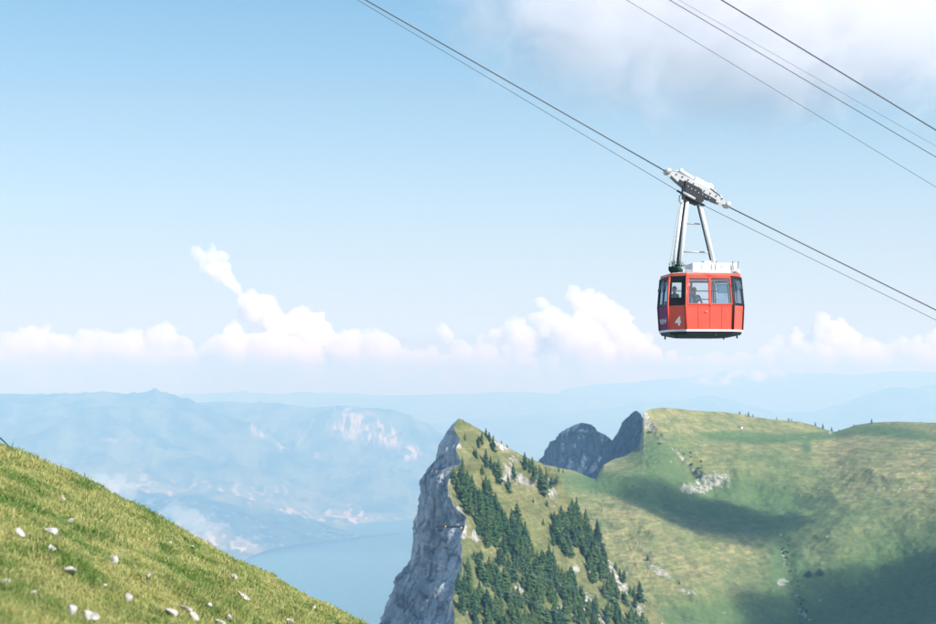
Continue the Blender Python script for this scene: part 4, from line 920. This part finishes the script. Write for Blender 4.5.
# belt trims, panel seams and rivets
for i in (0, 4):
    for u in (.25, .5, .75):
        bm = bmesh.new(); tube_bm(bm, [sidepts(i, ZS + .02, u, .001), sidepts(i, ZM - .02, u, .001)], .007, 4); mesh_from_bm('seam', bm, BLACK, low[i])
    bm = bmesh.new(); tube_bm(bm, [sidepts(i, ZM - .05, .02, .004), sidepts(i, ZM - .05, .98, .004)], .012, 4); mesh_from_bm('belt_trim', bm, RED, low[i])
    tube('handle', [sidepts(i, .82, .44, .05), sidepts(i, .82, .40, .05)], .015, GREYM, low[i], 6)
# ---- roof equipment
def G(px, py, dy=0.0):
    """cabin coordinates of a point of the photograph lying in the plane through the cabin axis, dy in front(-) or behind(+)"""
    o_ = Vector((0, 0, 0)); M = Matrix.Translation(car.location) @ Matrix.Rotation(YAW, 4, 'Z'); Mi = M.inverted()
    c0 = Mi @ Vector((0, 0, 0)); d = (Mi @ P(px, py, DG)) - c0; t_ = (dy - c0.y) / d.y; return c0 + d * t_
q0, q1 = G(688, 274), G(733, 262)
e = box('roof_unit', ((q0.x + q1.x) / 2, -.1, ZR + .09 + .19), (q1.x - q0.x, 1.2, .38), WHITE, car, .03)
for k in range(5):
    x = q0.x + .12 + k * (q1.x - q0.x - .3) / 4; box('unit_cover', (x, -.718, ZR + .30), (.26, .03, .26), WHITE, e, .01)
box('unit_lid', (G(706, 262).x, -.1, ZR + .53), (.34, .5, .13), WHITE, car, .02)
box('roof_rail', (.1, -.97, ZR + .13), (2.2, .04, .04), GREYM, car); 
tube('roof_horn', [(1.30, -.6, ZR + .12), (1.30, -.95, ZR + .10)], [.07, .10], WHITE, car)
for k, x in enumerate((.35, 1.05, 1.28)): tube('roof_rod', [(x, -.9, ZR + .1), (x + .06, -.9, ZR + .52)], .015, DARKM, car, 6)
# dark green bundle lashed at the left end of the roof
rsb = np.random.RandomState(2); V_, F_ = rock_arrays(55, 1, 3, .6); V_ = V_ * np.array([.34, .36, .24]) + fbm(V_ * 4, 3)[:, None] * .06
o = npmesh('canvas_bundle', V_ + np.array(G(676, 269, -.55)), F_, GREENM, car)
lv = []; lf = []
for k in range(60):
    a = rsb.normal(size=3); a /= np.linalg.norm(a); b = a * np.array([.30, .36, .26]); b[2] = abs(b[2]) ; t1 = b + np.array([a[0] * .12, a[1] * .1, .12 * rsb.rand()]); w_ = np.cross(a, [0, 0, 1]) * .05; n0 = len(lv); lv += [b - w_, b + w_, t1]; lf.append((n0, n0 + 1, n0 + 2))
bnd = npmesh('loose_strap', np.array(lv) + np.array(G(676, 268, -.55)), np.array(lf), GREENM, o, False)

# ---- hanger
def leg(a, b, w_, mat=WHITE, name='hanger_leg', dy=(0, 0)):
    return tube(name, [G(*a, dy[0]), G(*b, dy[1])], w_, mat, car, 8)
for dy in (-.22, .22):
    leg((672.5, 272), (682.5, 200), .065, dy=(dy * 1.6, dy)); leg((679.5, 271), (687.5, 200), .075, dy=(dy * 1.6, dy)); 
    l_ = leg((714.8, 266), (699.5, 202), .085, dy=(dy * 1.6, dy))
leg((676.5, 271), (685, 200), .05, DARKM, 'leg_web'); leg((711.8, 263), (697.5, 203), .055, DARKM, 'leg_web')
lad = bmesh.new()
for k in range(14):
    t_ = k / 13; y_ = 268 - 60 * t_; x_ = 671.3 + 9.4 * t_; tube_bm(lad, [G(x_ - 2.0, y_, -.36), G(x_ + 1.2, y_, -.36)], .014, 5)
tube_bm(lad, [G(669.0, 270, -.36), G(678.8, 207, -.36)], .018, 5); mesh_from_bm('ladder', lad, GREYM, car)
tube('cross_bar', [G(686, 223.5), G(702, 224)], .032, GREYM, car, 6); tube('cross_bar', [G(681, 251.5), G(709, 252.5)], .038, GREYM, car, 6)

# ---- carriage on the rope (tilted with it)
HD = Vector((math.cos(YAW), math.sin(YAW), 0))
def on_axis(px, py):
    M = Matrix.Translation(car.location) @ Matrix.Rotation(YAW, 4, 'Z'); return M @ G(px, py)
A0, A1 = on_axis(667, 172.2), on_axis(726.5, 205.5)
rope_dir = (A1 - A0).normalized(); mid = (A0 + A1) / 2; LC = (A1 - A0).length
def inv_axis(v_): return (Matrix.Translation(car.location) @ Matrix.Rotation(YAW, 4, 'Z')).inverted() @ v_
m0, m1 = inv_axis(A0), inv_axis(A1); tilt = math.atan2(-(m1.z - m0.z), m1.x - m0.x); mc = (m0 + m1) / 2
MT = Matrix.Translation(mc) @ Matrix.Rotation(tilt, 4, 'Y')
def cb(name, c, s_, mat, parent=None, bevel=.01): return box(name, c, s_, mat, parent or car, bevel, MT)
def ct(name, pts, r, mat, parent=None, n=12):
    return tube(name, [MT @ Vector(p_) for p_ in pts], r, mat, parent or car, n)
h = LC / 2
# long tapered cheek plates left and right of the rope
for y in (-.2, .2):
    bm = bmesh.new(); out = [(-h, .03), (-h + .3, .16), (-.3, .20), (.5, .20), (h - .3, .10), (h, .0), (h - .25, -.10), (.45, -.20), (-.2, -.30), (-h + .5, -.17), (-h + .1, -.06)]
    f1 = [bm.verts.new(MT @ Vector((x, y - .02, z))) for x, z in out]; f2 = [bm.verts.new(MT @ Vector((x, y + .02, z))) for x, z in out]
    bm.faces.new(f1); bm.faces.new(f2[::-1])
    for k in range(len(out)): bm.faces.new((f1[k], f1[(k + 1) % len(out)], f2[(k + 1) % len(out)], f2[k]))
    pl = mesh_from_bm('cheek_plate', bm, GREYM if y < 0 else GREYM, car)
    if y < 0:
        cb('dark_girder', (.02, y - .035, -.15), (LC * .62, .03, .19), DARKM, pl)
        for k in range(9): ct('bolt', [(-h + .35 + k * (LC - .7) / 8, y - .02, .06 + .04 * math.sin(k)), (-h + .35 + k * (LC - .7) / 8, y - .06, .06 + .04 * math.sin(k))], .028, DARKM, pl, 8)
for x in (-h, -h + .42, -h + .84, -.28, .28, h - .84, h - .42, h):
    big = abs(x) > h - .01; ct('running_wheel', [(x, -.09 if not big else -.22, .10 if not big else .03), (x, .09 if not big else .22, .10 if not big else .03)], .15 if not big else .125, GREYM, car, 20)
ct('buffer', [(-h - .12, 0, .02), (-h + .1, 0, .04)], .09, WHITE); ct('buffer', [(h + .12, 0, -.02), (h - .1, 0, .0)], .09, WHITE)
ct('hydraulic_cylinder', [(-.98, -.12, .28), (-.32, -.12, .27)], .085, WHITE); ct('hydraulic_cylinder', [(-1.02, .14, .24), (-.3, .14, .24)], .06, GREYM); ct('lamp_head', [(-1.02, -.12, .30), (-.90, -.12, .30)], .11, WHITE)
cb('drive_housing', (.02, 0, .27), (.62, .42, .24), WHITE, bevel=.03); ct('motor', [(.40, -.16, .27), (.40, .20, .27)], .185, WHITE, n=20); ct('motor_cap', [(.62, -.1, .24), (.72, -.1, .24)], .09, GREYM)
ct('guard_rod', [(.45, -.2, .24), (.95, -.2, .17), (1.05, -.2, .06)], .022, DARKM, n=6); ct('guard_rod', [(-h + .1, -.16, .1), (-1.0, -.16, .27)], .03, GREYM, n=6); ct('guard_rod', [(.8, .0, .16), (1.15, .0, .08)], .05, GREYM, n=8)
# yoke between carriage and hanger, rope clamp, damping hose
yk = bmesh.new(); out = [G(683, 181), G(700, 190), G(702, 202), G(697, 205), G(690, 202), G(683.5, 203)]
f1 = [yk.verts.new(q + Vector((0, -.30, 0))) for q in out]; f2 = [yk.verts.new(q + Vector((0, .30, 0))) for q in out]; yk.faces.new(f1); yk.faces.new(f2[::-1])
for k in range(6): yk.faces.new((f1[k], f1[(k + 1) % 6], f2[(k + 1) % 6], f2[k]))
mesh_from_bm('yoke', yk, DARKM, car, bevel=.02)
tube('rope_clamp', [G(677, 190.5, -.33), G(704.5, 205.5, -.33)], .045, DARKM, car, 8); tube('clamp_cover', [G(683, 192.5, -.36), G(695, 199, -.36)], .06, GREYM, car, 8)
bm = bmesh.new(); tube_bm(bm, [G(683, 192, -.3), G(679.5, 196, -.32), G(679, 201, -.34), G(681.5, 204, -.3), G(684, 200, -.28)], .018, 6); mesh_from_bm('hose', bm, BLACK, car, True)
for k in range(7): tube('pin', [MT @ Vector((-.42 + k * .17, -.26, -.16 - .02 * (k % 2))), MT @ Vector((-.42 + k * .17, -.31, -.16 - .02 * (k % 2)))], .022, WHITE, car, 6)

# ------------------------------------------------------------------ ropes
def depth_on(px, c0, hd):
    """depth where the vertical plane through c0 along hd meets the picture column px"""
    k = (px - 468) / FPX * 1.0; return c0.y + hd.y * ((k * c0.y - c0.x) / (hd.x - k * hd.y))
STEEL = plain('steel_rope', (.10, .10, .115), .55, .6, .3, 40)
def rope(name, label, a, b, c0, r, ext=(90, 120), n=40, sag=.0, mat=STEEL, cat='cable', group=None):
    A_, B_ = P(a[0], a[1], depth_on(a[0], c0, HD)), P(b[0], b[1], depth_on(b[0], c0, HD)); d = (B_ - A_).normalized()
    E0, E1 = A_ - d * ext[0], B_ + d * ext[1]; bm = bmesh.new()
    tube_bm(bm, [E0.lerp(E1, k / n) for k in range(n + 1)], r, 8); o = mesh_from_bm(name, bm, mat, None, True); tag(o, label, cat, group); return o
rope('track_rope', 'thick dark rope running up left from the cable car carriage', (366, 0), (667, 172) , mid, .025, (90, -.02))
rope('track_rope', 'thick dark rope running down right from the cable car carriage', (727, 206), (936, 310) , mid, .025, (-.02, 120))
rope('haul_rope', 'thin rope just below the thick one, clamped under the carriage', (358, 0), (678, 191), mid + Vector((-.15, -.33, 0)), .0115, (90, 0)); 
rope('haul_rope', 'thin rope below the thick one leaving the carriage clamp to the lower right', (703, 205), (936, 320), mid + Vector((-.15, -.33, 0)), .0115, (0, 120))
o45 = P(800, 80, 44); rope('track_rope', 'thickest dark rope crossing the upper right corner', (722, 0), (936, 130), o45, .024, (60, 120))
o48 = P(800, 80, 47); rope('track_rope', 'dark rope under the thickest one in the upper right corner', (670, 0), (936, 157), o48, .015, (60, 120))
rope('signal_rope', 'faint thin rope between the two dark ropes in the upper right corner', (679, 0), (936, 146), P(800, 70, 60), .008, (60, 120))
rope('haul_rope', 'lowest thin rope of the upper right group', (627, 0), (936, 187), P(800, 100, 50), .010, (60, 120))
pale = plain('pale_rope', (.42, .45, .47), .5, .2, .1, 40)
def far_rope(label, a, b, da, db, r, ext, mat=pale, sag=0):
    A_, B_ = P(a[0], a[1], da), P(b[0], b[1], db); d = (B_ - A_); bm = bmesh.new(); q = []
    for k in range(-ext[0], 21 + ext[1]): q.append(A_ + d * (k / 20.))
    tube_bm(bm, q, r, 6); o = mesh_from_bm('distant_rope', bm, mat, None, True); tag(o, label, 'cable')
far_rope('upper of two pale thin ropes crossing in front of the pointed peak', (411, 540), (560, 583), 520, 480, .04, (0, 40))
far_rope('lower of two pale thin ropes crossing in front of the pointed peak', (410, 553), (560, 613), 520, 480, .035, (0, 30))
far_rope('short dark rope at the left edge behind the grassy crest', (-2, 436), (14, 451), 60, 58, .03, (20, 30), STEEL)
# small dark gallery in the cliff
v1, v2 = P(443, 527.5, 596), P(463, 529, 588)
ga = empty('lookout_gallery', v1); tag(ga, 'short dark gallery with yellow ends across the shaded cliff', 'walkway')
dv = v2 - v1; bm = bmesh.new(); tube_bm(bm, [Vector((-3, 3, 0)), dv + Vector((0, 8, 0))], .55, 6); mesh_from_bm('deck', bm, DARKM, ga)
YEL = plain('yellow_paint', (.55, .42, .06), .7)
box('end_post', (dv.x * .13, -.3, .5), (.5, .5, .8), YEL, ga); box('end_post', (dv.x * .92, dv.y - .3 + 5, .2), (.8, .5, .7), YEL, ga)
# ------------------------------------------------------------------ passengers
def skin(name, label, loc, rz, J, E, shirt, trousers, hair_col, skin_col=(.55, .33, .24)):
    """one continuous body grown over a posed skeleton; J joint -> (x, y, z, radius)"""
    names = list(J); me = bpy.data.meshes.new('person'); me.from_pydata([J[k][:3] for k in names], [(names.index(a), names.index(b)) for a, b in E], [])
    o = link(bpy.data.objects.new('person', me)); o.modifiers.new('s', 'SKIN'); sv = me.skin_vertices[0].data
    for k, v_ in zip(names, sv): v_.radius = (J[k][3], J[k][3] * (J[k][4] if len(J[k]) > 4 else 1)); v_.use_root = (k == 'pelvis')
    m = o.modifiers.new('u', 'SUBSURF'); m.levels = m.render_levels = 2
    dg = bpy.context.evaluated_depsgraph_get(); me2 = bpy.data.meshes.new_from_object(o.evaluated_get(dg)); o.modifiers.clear(); o.data = me2
    for c_ in (skin_col, shirt, trousers): me2.materials.append(plain('cloth', c_, .85))
    for p_ in me2.polygons:
        z = p_.center.z; armx = abs(p_.center.x)
        p_.material_index = 2 if z < .93 else (1 if z < 1.44 and not (p_.center.y < -.26) else 0); p_.use_smooth = True
    o.location = loc; o.rotation_euler.z = rz; tag(o, label, 'person'); o['label'] = label
    hd = Vector(J['head'][:3]); V, F = ICO
    hv = V * np.array([.088, .102, .105]); k_ = (V[:, 2] > -.1) & (V[:, 1] > -.55) | (V[:, 2] > .45); hv = np.where(k_[:, None], hv * 1.1, hv * .80); npmesh('hair', hv + np.array(hd) + np.array([0, .012, .02]), F, plain('hair', hair_col, .8), o)
    for sx in (-1, 1): npmesh('eye', V * .012 + np.array(hd) + np.array([.033 * sx, -.088, .0]), F, BLACK, o)
    npmesh('nose', V * np.array([.013, .02, .022]) + np.array(hd) + np.array([0, -.102, -.02]), F, me2.materials[0], o)
    npmesh('mouth', V * np.array([.024, .008, .006]) + np.array(hd) + np.array([0, -.088, -.055]), F, plain('lips', (.35, .12, .1), .7), o)
    for sx in (-1, 1): npmesh('ear', V * np.array([.01, .018, .028]) + np.array(hd) + np.array([.092 * sx, .0, -.01]), F, me2.materials[0], o)
    return o
def body(hand_l, hand_r, elbow_l, elbow_r, head_dx=0.0):
    J = {'pelvis': (0, 0, .95, .15, .8), 'waist': (0, .01, 1.10, .14, .78), 'chest': (0, .01, 1.28, .165, .7), 'neck': (0, .01, 1.47, .06), 'jaw': (head_dx, -.02, 1.54, .07), 'head': (head_dx, -.02, 1.63, .088, 1.1), 'crown': (head_dx, 0, 1.70, .07)}
    E = [('pelvis', 'waist'), ('waist', 'chest'), ('chest', 'neck'), ('neck', 'jaw'), ('jaw', 'head'), ('head', 'crown')]
    for s_, sd, hand, elb in ((-1, 'l', hand_l, elbow_l), (1, 'r', hand_r, elbow_r)):
        J['sh' + sd] = (.19 * s_, .01, 1.40, .062); J['el' + sd] = (*elb, .042); J['wr' + sd] = (*hand, .026)
        E += [('chest', 'sh' + sd), ('sh' + sd, 'el' + sd), ('el' + sd, 'wr' + sd)]
        d = (Vector(hand) - Vector(elb)).normalized(); sdv = d.cross(Vector((0, 0, 1))).normalized(); pm = Vector(hand) + d * .07; J['pa' + sd] = (*pm, .03, .6); E.append(('wr' + sd, 'pa' + sd))
        for f in range(4):
            a = pm + d * .03 + sdv * (f - 1.5) * .021; b = a + d * (.038 + .006 * (f in (1, 2))) + Vector((0, 0, -.012)); J[f'f{f}{sd}'] = (*a, .009); J[f'g{f}{sd}'] = (*b, .008); E += [('pa' + sd, f'f{f}{sd}'), (f'f{f}{sd}', f'g{f}{sd}')]
        a = Vector(hand) + d * .03 + sdv * .045; J['th' + sd] = (*a, .010); J['ti' + sd] = (*(a + d * .035 + sdv * .012), .009); E += [('wr' + sd, 'th' + sd), ('th' + sd, 'ti' + sd)]
        J['hp' + sd] = (.10 * s_, 0, .88, .09); J['kn' + sd] = (.11 * s_, -.02, .48, .058); J['an' + sd] = (.11 * s_, .02, .09, .038); J['to' + sd] = (.12 * s_, -.15, .045, .04, .7)
        E += [('pelvis', 'hp' + sd), ('hp' + sd, 'kn' + sd), ('kn' + sd, 'an' + sd), ('an' + sd, 'to' + sd)]
    return J, E
CW = Matrix.Translation(car.location) @ Matrix.Rotation(YAW, 4, 'Z')
J, E = body((-.34, -.42, 1.22), (.28, -.36, 1.18), (-.33, -.16, 1.12), (.30, -.10, 1.12))
skin('person', 'passenger in a blue top behind the left window of the cabin side', CW @ Vector((-.62, -.55, ZS + .03)), YAW + R(15), J, E, (.10, .20, .34), (.06, .07, .10), (.10, .07, .05))
J, E = body((-.24, -.36, 1.10), (.24, -.36, 1.12), (-.30, -.06, 1.10), (.30, -.06, 1.10), .02)
skin('person', 'passenger in dark clothes behind the window above the number 4', CW @ Vector((-1.18, -.35, ZS + .03)), YAW + R(-60), J, E, (.02, .025, .04), (.03, .03, .04), (.03, .025, .02))
J, E = body((-.26, -.34, 1.08), (.24, -.40, 1.16), (-.30, -.06, 1.10), (.31, -.12, 1.08))
skin('person', 'passenger in a white top low behind the left side window, right of the blue one', CW @ Vector((-.22, .10, ZS + .03 - .0)), YAW + R(160), J, E, (.66, .67, .70), (.12, .14, .2), (.25, .16, .08))
